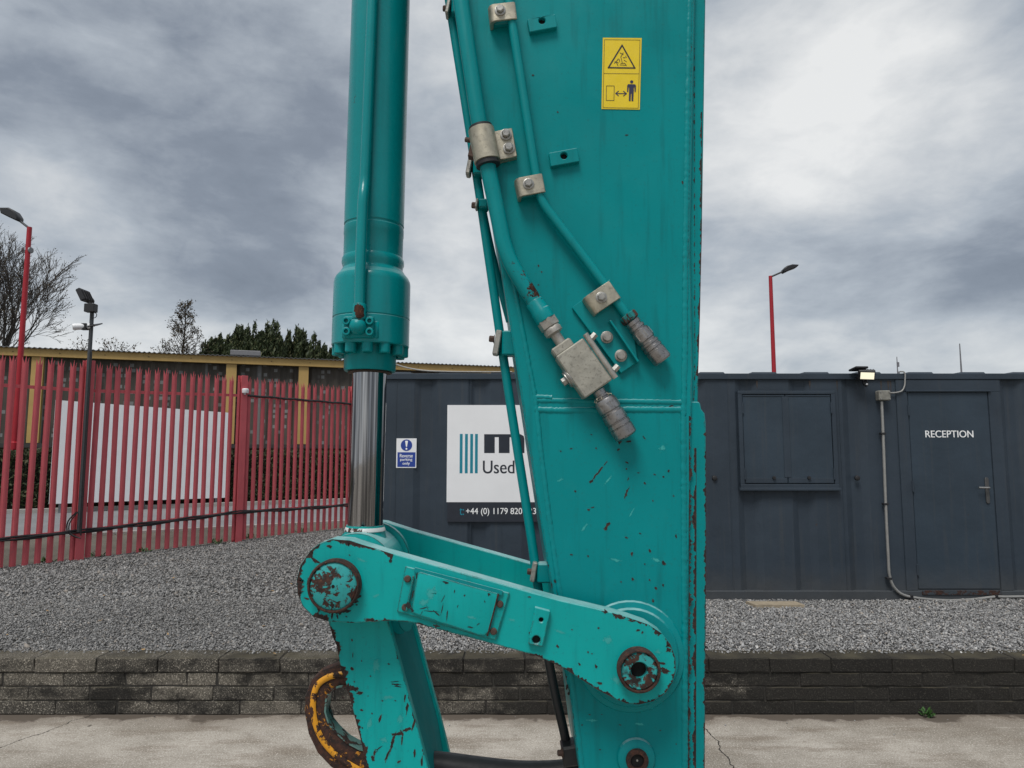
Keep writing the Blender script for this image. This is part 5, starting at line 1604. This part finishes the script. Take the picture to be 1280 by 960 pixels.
for (c_, r0, hole) in ((lp_, 31, False), (pc, 25, True)):
    bm = B(); lathe(bm, [(0, s(r0, YL)), (.021, s(r0, YL)), (.024, s(r0 - 1.6, YL)), (.024, s(r0 - 2.8, YL)), (.019, s(r0 - 3.4, YL)), (.0, s(r0 - 4, YL))], (c_.x, YL + .002, c_.z), (0, -1, 0), 40); obj('pin_collar', bm, M_RUST, nlink, 40)
    if hole:
        bm = B(); lathe(bm, [(0, s(r0 - 3.3, YL)), (.019, s(r0 - 3.3, YL)), (.0215, s(r0 - 5, YL)), (.0215, s(11, YL)), (.017, s(9.5, YL)), (-.01, s(9, YL))], (c_.x, YL + .002, c_.z), (0, -1, 0), 34); obj('pin_cap', bm, M_PIN, nlink, 40)
        bm = B(); lathe(bm, [(0, s(9.6, YL)), (.004, s(9.6, YL)), (.0045, 0)], (c_.x, YL + .001, c_.z), (0, -1, 0), 24); obj('pin_bore', bm, M_HOLE, nlink)
    else:
        bm = B(); lathe(bm, [(0, s(r0 - 3.3, YL)), (.0205, s(r0 - 3.3, YL)), (.0225, s(r0 - 5, YL)), (.0228, 0)], (c_.x, YL + .002, c_.z), (0, -1, 0), 34); obj('pin_cap', bm, M_PIN, nlink, 40)
        bm = B(); lathe(bm, [(0, s(2, YL)), (.0004, s(2, YL))], (c_.x, YL + .002 - .0229, c_.z), (0, -1, 0), 12); obj('centre_mark', bm, M_HOLE, nlink)
# through pins and the bosses between link and arm
bm = B(); lathe(bm, [(0, s(24, YL)), (.36, s(24, YL))], (lp_.x, YL + .02, lp_.z), (0, 1, 0), 24); lathe(bm, [(0, s(20, YL)), (.36, s(20, YL))], (pc.x, YL + .02, pc.z), (0, 1, 0), 24); obj('linkage_pin', bm, M_RUST, ex)
# cover plate: backing tray, raised lid, end lips, bolts
tray = [(506.5, 708), (637, 741.5), (620, 800), (604, 797), (496, 764.5)]
bm = B(); prism(bm, EL(tray, YL - .005), YL - .005, YL + .001, .001); cov = obj('cover_plate', bm, M_TEAL_WORN_LIT, nlink, 30)
bm = B(); prism(bm, EL([(521, 718), (525, 715), (622, 742), (621.5, 749), (611, 790), (606, 794), (598, 794), (514, 766)], YL - .0115), YL - .0115, YL - .004, .0022, segs=2); obj('raised_lid', bm, M_TEAL_WORN_LIT, cov, 40)
bm = B(); beam(bm, P(518, 712, YL - .008), P(628, 741, YL - .008), .008, .0035, up=(0, -1, 0)); obj('top_flange', bm, M_TEAL, cov)
for a, b in (((517, 720), (508, 764)), ((623, 742), (609, 795))):
    bm = B(); beam(bm, P(*a, YL - .009), P(*b, YL - .009), .0032, .0055, up=(0, -1, 0), bev=.0008); obj('end_lip', bm, M_TEAL_WORN_LIT if a[0] < 600 else M_RUST, cov)
for (u, v) in ((509.5, 723.5), (625, 755), (617, 789), (506.5, 759)):
    bm = B(); q = P(u, v, YL - .005); lathe(bm, [(0, s(4.2, YL)), (.003, s(4.0, YL)), (.0042, s(3, YL)), (.0042, 0)], q, (0, -1, 0), 14); obj('bolt', bm, M_BOLT_RUST, cov)
# drilled lug on the link
lg = [(669, 759), (688, 764), (678.5, 809), (660, 805)]
h1_, h2_ = P(676.5, 775, YL - .011), P(670.3, 800, YL - .011)
bm = B(); prism(bm, EL(lg, YL - .011), YL - .011, YL + .001, .0012, holes=[circ(h1_, s(2.9, YL), 14), circ(h2_, s(5.0, YL), 16)]); lgo = obj('lug', bm, M_TEAL_WORN_LIT, nlink, 30)
for c_, r_ in ((h1_, 3.0), (h2_, 5.2)):
    bm = B(); lathe(bm, [(0, s(r_, YL)), (.001, s(r_, YL)), (.001, 0)], (c_.x, YL - .0004, c_.z), (0, -1, 0), 16); obj('hole', bm, M_HOLE, lgo)  # black discs paint the shade at the bottom of both holes

# ---- bucket cylinder
def AX(v): 
    return P(455.5 + (690 - v) * (20.8 / 690), v, YM)
a_top, a_bot = AX(-500), AX(700)
ad_ = (a_bot - a_top).normalized()
def tv(v): return (AX(v) - a_top).dot(ad_)
bm = B(); lathe(bm, [(0, .0640), (tv(283), .0640), (tv(284), .0625), (tv(286), .0625), (tv(287), .0640), (tv(296), .0640), (tv(297), .0632), (tv(323), .0632), (tv(326), .066), (tv(331), .0665), (tv(335), .064), (tv(338), .0635), (tv(343), .069), (tv(348), .0765), (tv(352), .0800), (tv(356), .0812), (tv(399), .0815), (tv(399.6), .0802), (tv(400.6), .0802), (tv(401.2), .0815), (tv(433), .0815), (tv(434.5), .0800), (tv(434.5), .05)], a_top, ad_, 64)
barrel = obj('cylinder_barrel', bm, M_TEAL_CYL, ex, 25)
bm = B(); lathe(bm, [(tv(430), .0545), (tv(462), .0545), (tv(464.5), .053), (tv(464.5), .040)], a_top, ad_, 48); gl = obj('cylinder_gland', bm, M_TEAL, ex, 30)
bm = B(); lathe(bm, [(tv(461), .041), (tv(466.5), .047), (tv(467), .041)], a_top, ad_, 36); obj('wiper_seal', bm, M_BOLT_RUST, gl)
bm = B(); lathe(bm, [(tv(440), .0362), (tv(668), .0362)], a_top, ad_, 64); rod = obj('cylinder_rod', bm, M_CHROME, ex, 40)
xs_ = ad_.orthogonal().normalized(); ys_ = ad_.cross(xs_)
for i in range(12):
    a = 2 * math.pi * (i + .3) / 12
    q = a_top + ad_ * tv(432) + (xs_ * math.cos(a) + ys_ * math.sin(a)) * .0685
    bm = B(); lathe(bm, [(0, .0118), (.022, .0118), (.024, .0105), (.024, .006), (.012, .006)], q, ad_, 16); obj('gland_bolt', bm, M_TEAL, barrel, 30)
# feed pipe and its flange
fp = [(467, -620), (465.5, 0), (456, 228), (454, 246), (450.5, 330), (449.3, 400)]
fY = [1.424, 1.424, 1.424, 1.412, 1.406, 1.408]
W = round_path([P(u, v, y) for (u, v), y in zip(fp, fY)], .05, 5)
bm = B(); tube(bm, W, .0112, 16); obj('feed_pipe', bm, M_TEAL_CYL, barrel, 60)
bm = B(); q0 = P(449.5, 380, 1.408); lathe(bm, [(0, .0128), (.001, .0135), (.030, .0140), (.032, .012)], q0, (0, 0, -1), 18); obj('pipe_ferrule', bm, M_TEAL, barrel, 40)
fc = P(449, 409.5, 1.42)
bm = B(); box(bm, fc + Vector((0, .012, 0)), (.062, .040, .045), None, .006, 2); box(bm, fc + Vector((.002, .016, -.004)), (.075, .030, .040), None, .004); obj('flange', bm, M_TEAL, barrel, 40)
bm = B(); lathe(bm, [(0, .0175), (.010, .0172), (.017, .0135), (.0215, .007), (.0225, 0)], fc + Vector((0, -.006, 0)), (0, -1, .12), 24); obj('flange_boss', bm, M_TEAL, barrel, 50)
for (u, v) in ((434, 402), (434, 415), (463, 402), (463, 415.5)):
    q = P(u, v, 1.413)
    bm = B(); lathe(bm, [(0, .0082), (.010, .0082), (.0112, .0072), (.0112, .0045), (.004, .0042), (.004, 0)], q, (0, -1, 0), 18); obj('socket_bolt', bm, M_TEAL, barrel, 30)
# rod eye
ey = Vector((lp_.x + .006, YM, lp_.z))
bm = B(); lathe(bm, [(-.075, .060), (-.070, .076), (.070, .076), (.075, .060)], ey, (0, 1, 0), 40); lathe(bm, [(.078, .07), (.080, .086), (.098, .086), (.100, .070)], ey, (0, 1, 0), 40)
lathe(bm, [(0, .0385), (.03, .045), (.06, .062)], a_top + ad_ * tv(656), ad_, 32); obj('rod_eye', bm, M_TEAL_WORN_LIT, ex, 30)
bm = B(); lathe(bm, [(tv(657), .0362), (tv(659), .0405), (tv(663), .0425), (tv(665), .038)], a_top, ad_, 40); obj('rod_collar', bm, peel('scraped_white_teal', (0.55, 0.58, 0.57), 0.52, 50, (0.05, 0.25, 0.25)), rod, 40)

M_TEAL_DULL_SHADE = painted('teal_paint_dull_shade', tuple(q * 0.85 for q in TEAL), 0.6, rough=0.62, chips=0.5)  # darkened teal that puts the recessed web's shade into its colour
# ---- tipping link below the left pin: two plates and a recessed web
tl = [(409, 762), (411, 780), (416, 797), (421, 808), (426, 838), (431, 850), (436, 868), (442, 892), (449, 918), (455, 945), (463, 975), (484, 1050), (495, 1075), (515, 1088), (538, 1086), (553, 1070), (556, 1045), (535, 960), (510, 866), (486, 778), (470, 740), (430, 715), (415, 730)]
ya_, yb_ = 1.372, 1.630
tw = EL(tl, ya_)
bm = B(); prism(bm, tw, ya_, ya_ + .020, .0014); tip = obj('tipping_link', bm, M_TEAL_WORN_LIT, ex, 30)
bm = B(); prism(bm, tw, yb_ - .020, yb_, .0014); obj('far_plate', bm, M_TEAL_WORN_LIT, tip, 30)
wb = EL([(420, 790), (440, 860), (460, 950), (490, 1050), (545, 1050), (530.5, 960), (505.5, 866), (481.5, 778)], ya_)
bm = B(); prism(bm, wb, ya_ + .018, yb_ - .018, .001); obj('web', bm, M_TEAL_DULL_SHADE, tip, 30)
bm = B(); lathe(bm, [(0, .016), (.05, .016)], P(500, 782, 1.42), (0, 1, 0), 18); prism(bm, EL([(494, 760), (518, 770), (517, 781), (512, 789), (505, 790), (499, 783)], 1.40), 1.40, 1.412, .002); obj('stop_lug', bm, M_TEAL, tip)
eye_o = [(470, 828), (440, 829), (422, 830.5), (402, 837.5), (388, 851), (380.5, 871), (379.5, 891), (384.5, 918), (396, 942), (413, 960), (436, 975), (470, 990), (500, 990)]
eye_h = [(470, 860), (440, 858), (425, 858.5), (415, 862), (408, 872), (406.5, 890), (411, 905), (419, 915), (433, 928), (448, 936), (480, 942)]
bm = B(); prism(bm, EL(eye_o, 1.415) + EL(eye_h[::-1], 1.415), 1.415, 1.447, .008, segs=2); le = obj('lifting_eye', bm, M_EYE, ex, 50)
bm = B()
fr_ = EL([(440, 842), (415, 845), (398, 855), (392, 871), (391.5, 891), (397, 913), (408, 932), (426, 949), (452, 964)], 1.4135)
tube(bm, smooth_path(fr_, 4), .0058, 8)
for v in bm.verts: v.co.y = 1.4135 + (v.co.y - 1.4135) * .5
obj('inner_band', bm, M_EYE_BAND, le, 50)
bm = B(); prev = None
for (u, v) in eye_h:
    u2 = u + (430 - u) * .03 if u < 452 else u; v2 = v + (897 - v) * .02
    a_, b_ = P(u - (430 - u) * .06 if u < 452 else u, v - (897 - v) * .05, 1.4135), P(u2, v2, 1.4138)
    cur = [bm.verts.new(q) for q in (a_, b_, (b_.x, 1.4485, b_.z))]
    if prev:
        bm.faces.new((prev[0], cur[0], cur[1], prev[1])); bm.faces.new((prev[1], cur[1], cur[2], prev[2]))
    prev = cur
obj('worn_lining', bm, M_EYE_IN, le, 50)

# ---- black hose beside the arm, its clamp and the hose below
W = [P(u, v, 1.47) for u, v in ((676, 770), (686, 826), (694, 868), (704, 910), (711, 944))]
bm = B(); tube(bm, smooth_path(W, 4), s(5.6, 1.47), 12); obj('black_hose', bm, M_RUBBER, ex, 60)
bm = B(); box(bm, P(712, 940, 1.455), (s(20), .05, s(24)), Matrix.Rotation(R(-8), 3, 'Y'), .004); hb_ = obj('hose_clamp', bm, M_BLACK, ex)
bm = B(); hexbolt(bm, P(703, 941, 1.43), (-1, -.2, 0), s(4), s(5)); obj('bolt', bm, M_BOLT_RUST, hb_)
W = [P(u, v, 1.5) for u, v in ((520, 955), (562, 959), (600, 964), (650, 969), (700, 968), (725, 962), (750, 950))]
bm = B(); tube(bm, smooth_path(W, 4), s(15.5, 1.5), 18); obj('lower_hose', bm, M_RUBBER, ex, 60)

# ---- chips, scrapes and rust that follow the photograph
chip_n = [0]
def chips_mesh(name, items, Y, m, parent, lift=.00035):
    bm = B(); ly = bm.verts.layers.float.new('wear')
    for i, (u, v, L, w, ang) in enumerate(items):
        L *= 1.35; w = w * 1.45 + .4; lf = lift + 4e-6 * i
        rr = random.Random(int(u * 31 + v * 17))
        n_ = 12 if L > 6 else 8
        pts = []
        a = R(ang)
        for k_ in range(n_):
            t_ = 2 * math.pi * k_ / n_
            x_ = math.cos(t_) * L / 2 * rr.uniform(.7, 1.1); y_ = math.sin(t_) * w / 2 * rr.uniform(.45, 1.35) + math.sin(x_ * .9) * w * .12
            pts.append(P(u + x_ * math.cos(a) - y_ * math.sin(a), v + x_ * math.sin(a) + y_ * math.cos(a), Y))
        c = bm.verts.new((sum(p.x for p in pts) / n_, Y - lf, sum(p.z for p in pts) / n_)); c[ly] = 1.0
        vs_ = [bm.verts.new((p.x, Y - lf, p.z)) for p in pts]
        for k_ in range(n_): bm.faces.new((c, vs_[k_], vs_[(k_ + 1) % n_]))
    return obj(name, bm, m, parent, 0, kind='stuff')
arm_chips = [(696 + 79, 553, 8, 3, -45), (773, 562, 5, 2.5, -50), (786, 552, 7, 2.5, -10), (744, 595, 20, 1.6, -52), (750, 588, 17, 2.2, -52), (757, 579, 10, 1.3, -50), (739, 602, 7, 3.2, -52),
             (784, 614, 16, 2.6, -62), (782, 620, 8, 2, -62), (758, 659, 13, 4, -58), (761, 655, 6, 3, -60), (836, 588, 4, 4, 30), (818, 593, 4, 2.5, 0), (806, 604, 4, 3, 10), (816, 626, 3, 2, 40),
             (785, 599, 6, 1.5, -65), (783, 586, 3, 3, 0), (798, 591, 5, 1.5, 0), (714, 561, 5, 1.6, -10), (736, 637, 4, 3.4, -30), (741, 634, 6, 1.4, -20), (783, 672, 5, 1.8, 10), (719, 614, 3, 2.6, 0), (805, 547, 6, 1.6, 50),
             (838, 508, 8, 1.5, -35), (830, 514, 9, 1.3, -38), (840, 507, 4, 2, -10), (845, 671, 3, 5, 0), (800, 667, 4, 2, 20), (829, 596, 3, 2, 0), (842, 620, 2.5, 3, 0), (745, 560, 2.5, 2, 0),
             (701, 564, 3, 1.6, 0), (739, 543, 3, 1.6, 0), (830, 704, 5, 8, -20), (812, 688, 4, 5, 10), (790, 692, 4, 5, 30), (829, 732, 4, 3, 30), (820, 735, 4, 4, 0), (812, 725, 3, 3, 0), (806, 705, 3, 3, 0), (816, 751, 5, 4, 50), (791, 724, 5, 3, 70), (776, 727, 2.5, 2, 0), (735, 695, 3, 3, 0), (714, 693, 4, 1.4, 0),
             (673, 332, 2.5, 2.5, 0), (677, 340, 2.5, 2, 0), (673, 356, 3, 1.5, 0), (666, 94, 3, 3, -50), (783, 169, 5, 1.6, -10), (697, 140, 3, 1.2, 0), (853, 228, 3, 5, 0), (728, 906, 3, 2, -40), (737, 893, 5, 1.6, 10), (825, 913, 4, 2, -10), (775, 906, 4, 1.5, 0), (813, 937, 3, 4, 20), (750, 937, 4, 1, 0), (845, 930, 3, 1.6, 20), (752, 893, 3, 1.5, 0), (694, 726, 4, 8, 0), (697, 740, 4, 5, 10), (709, 858, 4, 9, 10), (711, 867, 4, 5, 0), (864, 60, 1.6, 9, 0), (862, 130, 1.4, 12, 0), (700, 780, 3, 8, 0)]
chips_mesh('paint_chip', arm_chips, YA, M_CHIP, arm)
def edge_rust(name, pts, wmin, wmax, Y, parent, seed, side=1, gap=.35, m=None, lift=.00025, freq=.09):
    """ragged strip of bare metal along a polyline given in photo pixels"""
    bm = B(); ly = bm.verts.layers.float.new('wear'); prev = None; off0 = seed * 13.7; acc = 0; lift = lift + seed * 4e-6; wmax *= 1.25
    for a, b in zip(pts, pts[1:]):
        dl = math.hypot(b[0] - a[0], b[1] - a[1]); n_ = max(2, int(dl / 1.1))
        nx, ny = -(b[1] - a[1]) / dl * side, (b[0] - a[0]) / dl * side
        for i in range(n_ + 1):
            f = i / n_; u = a[0] + (b[0] - a[0]) * f; v = a[1] + (b[1] - a[1]) * f
            q = mnoise.noise(Vector((off0 + (acc + dl * f) * freq, seed, 0))) + .55 * mnoise.noise(Vector((off0 + (acc + dl * f) * freq * 4.3, seed, 5)))
            w = wmin + (wmax - wmin) * max(0, q + gap)
            if q + gap < 0: w = max(0.0, wmin * .4)
            o_ = P(u, v, Y); i_ = P(u + nx * w, v + ny * w, Y)
            cur = (bm.verts.new((o_.x, Y - lift, o_.z)), bm.verts.new((i_.x, Y - lift, i_.z)))
            cur[0][ly] = 1.0 if w > .3 else .4
            if prev: bm.faces.new((prev[0], cur[0], cur[1], prev[1]))
            prev = cur
        acc += dl
    return obj(name, bm, m or M_CHIP, parent, 0, kind='stuff')
# near link: round left end, top edge, bottom edge and the right end
edge_rust('rust_edge', [(452, 680.5), (437, 675.5), (415, 674), (400, 679.5), (388, 688.5), (375.5, 707), (371, 725), (372, 742), (378.5, 757.5), (391, 770.5), (410, 776.5)], 1.2, 14, YL, nlink, 3, -1, .22, freq=.030)
edge_rust('rust_edge', [(437, 675.5), (452, 680.5), (480, 689), (492, 693)], 1.0, 9, YL, nlink, 8, 1, .3, freq=.05)
edge_rust('rust_edge', [(769, 873.5), (746, 861.5), (702, 833.5), (668, 818.5)], .8, 7, YL, nlink, 5, 1, .25)
edge_rust('rust_edge', [(765, 766), (787, 772.5), (810, 780.5), (827, 791.5), (838, 805.5), (844, 822), (844.5, 838), (840.5, 853), (831.5, 866.5), (816, 876.5), (798, 880.5), (783, 879), (769, 873.5)], .8, 9, YL, nlink, 7, 1, .15)
edge_rust('rust_edge', [(560, 789.5), (522, 779.5), (505, 776.6), (486, 775.6), (440, 778.5), (410, 776.5)], .3, 5, YL, nlink, 9, 1, .0)
link_chips = [(394, 700, 20, 3.5, 32), (385, 727, 3, 12, 8), (383, 748, 9, 2.5, 20), (393, 701, 6, 5, 0), (412, 683, 10, 4, 10), (757, 765, 6, 8, -60), (775, 771, 18, 4, 22), (790, 776, 10, 2.5, 10), (798, 788, 7, 2.5, -20), (803, 790, 3, 4, 30), (828, 829, 13, 4, 20), (831, 838, 16, 6, 28), (836, 812, 8, 7, 0), (749, 854, 11, 3, 20), (724, 830, 3, 6, -20), (723, 845, 3, 5, 0), (697, 808, 4, 4, 0), (735, 815, 2.5, 3.5, 0), (748, 785, 4, 2, -20), (715, 787, 3, 1.6, 0), (740, 817, 3, 1.5, -20), (745, 833, 4, 5, 0), (662, 746, 6, 2, 6), (665, 818, 12, 3, 14), (668, 795, 3, 9, 15), (545, 782, 12, 4, 12), (463, 775, 18, 5, 4), (398, 762, 7, 3, 40), (415, 769, 4, 14, 10), (487, 702, 2, 3, 0), (437, 694, 3, 1.5, 0), (662, 792, 3, 6, 0),
              (516, 743, 2.5, 18, 14), (510, 757, 12, 7, 20), (515, 762, 8, 3, 40), (606, 752, 2, 4, 0), (557, 728, 10, 2.5, 20), (611, 743, 5, 4, 10), (521, 720, 2, 9, 12), (545, 766, 12, 1.6, 40), (553, 760, 1.6, 14, 15), (559, 768, 2, 16, 8), (530, 760, 16, 1.2, -10), (538, 764, 22, .9, 5), (527, 766, 1, 8, 30), (534, 759, 1, 10, -20), (554, 748, 1.3, 14, 28), (568, 740, 2, 5, 10), (588, 784, 8, 1.6, 5), (572, 758, 1.2, 5, 20), (598, 780, 7, 1, -40)]
chips_mesh('paint_chip', [q for q in link_chips if not (505 < q[0] < 615 and 715 < q[1] < 790)], YL, M_CHIP, nlink)
chips_mesh('paint_chip', [q for q in link_chips if (505 < q[0] < 615 and 715 < q[1] < 790)], YL - .0115, M_CHIP_DARK, cov)
grime = [(440, 752, 18, 6, -12), (428, 764, 22, 7, -4), (438, 758, 10, 3, -30), (412, 762, 8, 8, 0), (449, 746, 7, 3, -50), (433, 771, 4, 2, 0), (422, 771, 3, 6, 0), (446, 756, 4, 2, 0), (436, 764, 9, 2, -20), (488, 701, 5, 5, 0), (797, 862, 5, 9, 10), (785, 856, 6, 3, 40), (806, 858, 7, 4, -30)]
chips_mesh('grease_smear', grime, YL, M_CHIP_DARK, nlink, .0003)
# rust down the right-hand edge of the arm
edge_rust('rust_edge', [(868.6, 60), (868.6, 300), (869, 470), (866.5, 520), (865.5, 640)], .6, 3.5, YA + .0115, arm, 21, 1, .0, freq=.15)
edge_rust('rust_edge', [(861, 520), (861.4, 700), (860.6, 780), (859.6, 962)], 1.2, 7, YA, arm, 22, -1, .2, freq=.07, lift=.0002)
edge_rust('rust_edge', [(877.6, 140), (877.2, 225), (877, 300), (874.8, 400), (872.6, 470)], 1.4, 5, YA + .012, arm, 23, 1, .15, freq=.05)
edge_rust('rust_edge', [(882.6, 540), (882.6, 700), (880.8, 962)], 1.0, 7, YA + .006, arm, 24, 1, .05, freq=.05)
edge_rust('rust_edge', [(870.5, 560), (870.5, 700), (870, 962)], 2.2, 7, YA + .006, arm, 27, 1, .35, freq=.04)
edge_rust('rust_edge', [(680.4, 682), (690.4, 740), (705.4, 838), (714.4, 878), (724.4, 962)], .2, 3.2, YA, arm, 25, -1, .0, freq=.12)
# tipping link
edge_rust('rust_edge', [(411.4, 780), (416.4, 797), (421.4, 808), (426.4, 838), (431.4, 850), (436.4, 868), (442.4, 892), (449.4, 918), (455.4, 945), (463.4, 975)], 1.0, 9, ya_, tip, 31, -1, .25, freq=.06)
edge_rust('rust_edge', [(534.6, 960), (509.6, 866), (485.6, 778)], .2, 4.5, ya_, tip, 32, -1, -.05, freq=.09)
tchips = [(441, 861, 22, 8, 3), (436, 859, 8, 12, 0), (450, 866, 12, 4, 10), (475, 898, 4, 11, 25), (491, 927, 5, 30, 18), (496, 917, 22, 4, -8), (508, 912, 18, 3.5, -12), (484, 945, 4, 22, 22), (517, 905, 4, 14, 18), (503, 923, 3, 12, 10), (502, 916, 4, 10, -20), (440, 836, 5, 4, 0), (429, 872, 4, 4, 0), (509, 885, 4, 20, 15), (506, 872, 3, 10, 10), (499, 952, 7, 3, -40), (466, 948, 5, 10, -10), (468, 942, 4, 8, 20), (455, 955, 12, 6, 50), (441, 819, 1.5, 8, 5), (452, 888, 5, 3, 0), (465, 892, 2.5, 3, 0), (453, 910, 3, 3, 0), (463, 845, 3, 2, 0), (486, 830, 4, 2, 0), (478, 876, 4, 1.4, 0), (494, 876, 3, 1.3, 0), (440, 800, 3, 3, 0), (452, 826, 2, 2, 0), (443, 852, 2, 3, 0), (460, 870, 2, 2, 0), (518, 942, 4, 12, 10), (527, 952, 4, 14, 8)]
chips_mesh('paint_chip', tchips, ya_, M_CHIP, tip)
chips_mesh('scuff', [(495, 855, 16, 2, 4), (494, 852, 12, 1.2, -4), (497, 858, 14, 1.2, 8), (474, 935, 14, 1.2, -35), (470, 940, 9, 1, -38)], ya_, M_CHIP_DARK, tip)

# pale scuffs where the paint has been rubbed
chips_mesh('pale_scuff', [(538, 742, 26, 24, 14), (530, 752, 22, 12, 10), (588, 772, 24, 6, 15)], YL - .0115, M_CHIP_PALE, cov, .00020)
chips_mesh('pale_scuff', [(452, 700, 22, 5, 20), (470, 745, 14, 6, -30), (505, 735, 5, 26, 14), (560, 762, 20, 3, 14), (700, 790, 22, 5, 20), (760, 800, 22, 14, 30), (770, 850, 24, 10, 20), (640, 775, 16, 5, 20), (822, 815, 12, 8, 40)], YL, M_CHIP_PALE, nlink, .00020)
chips_mesh('pale_scuff', [(470, 830, 16, 26, 10), (485, 872, 20, 8, 0), (462, 905, 10, 20, 20), (500, 900, 12, 18, 15), (480, 925, 18, 10, 30)], ya_, M_CHIP_PALE, tip, .00020)
chips_mesh('pale_scuff', [(760, 600, 30, 3, -50), (790, 640, 26, 3, -60), (730, 660, 22, 4, -50), (820, 700, 20, 6, 30), (700, 600, 16, 4, -20), (770, 700, 26, 5, 10), (828, 560, 14, 10, 0), (740, 900, 24, 6, 0), (800, 905, 20, 5, 10)], YA, M_CHIP_PALE, arm, .00020)
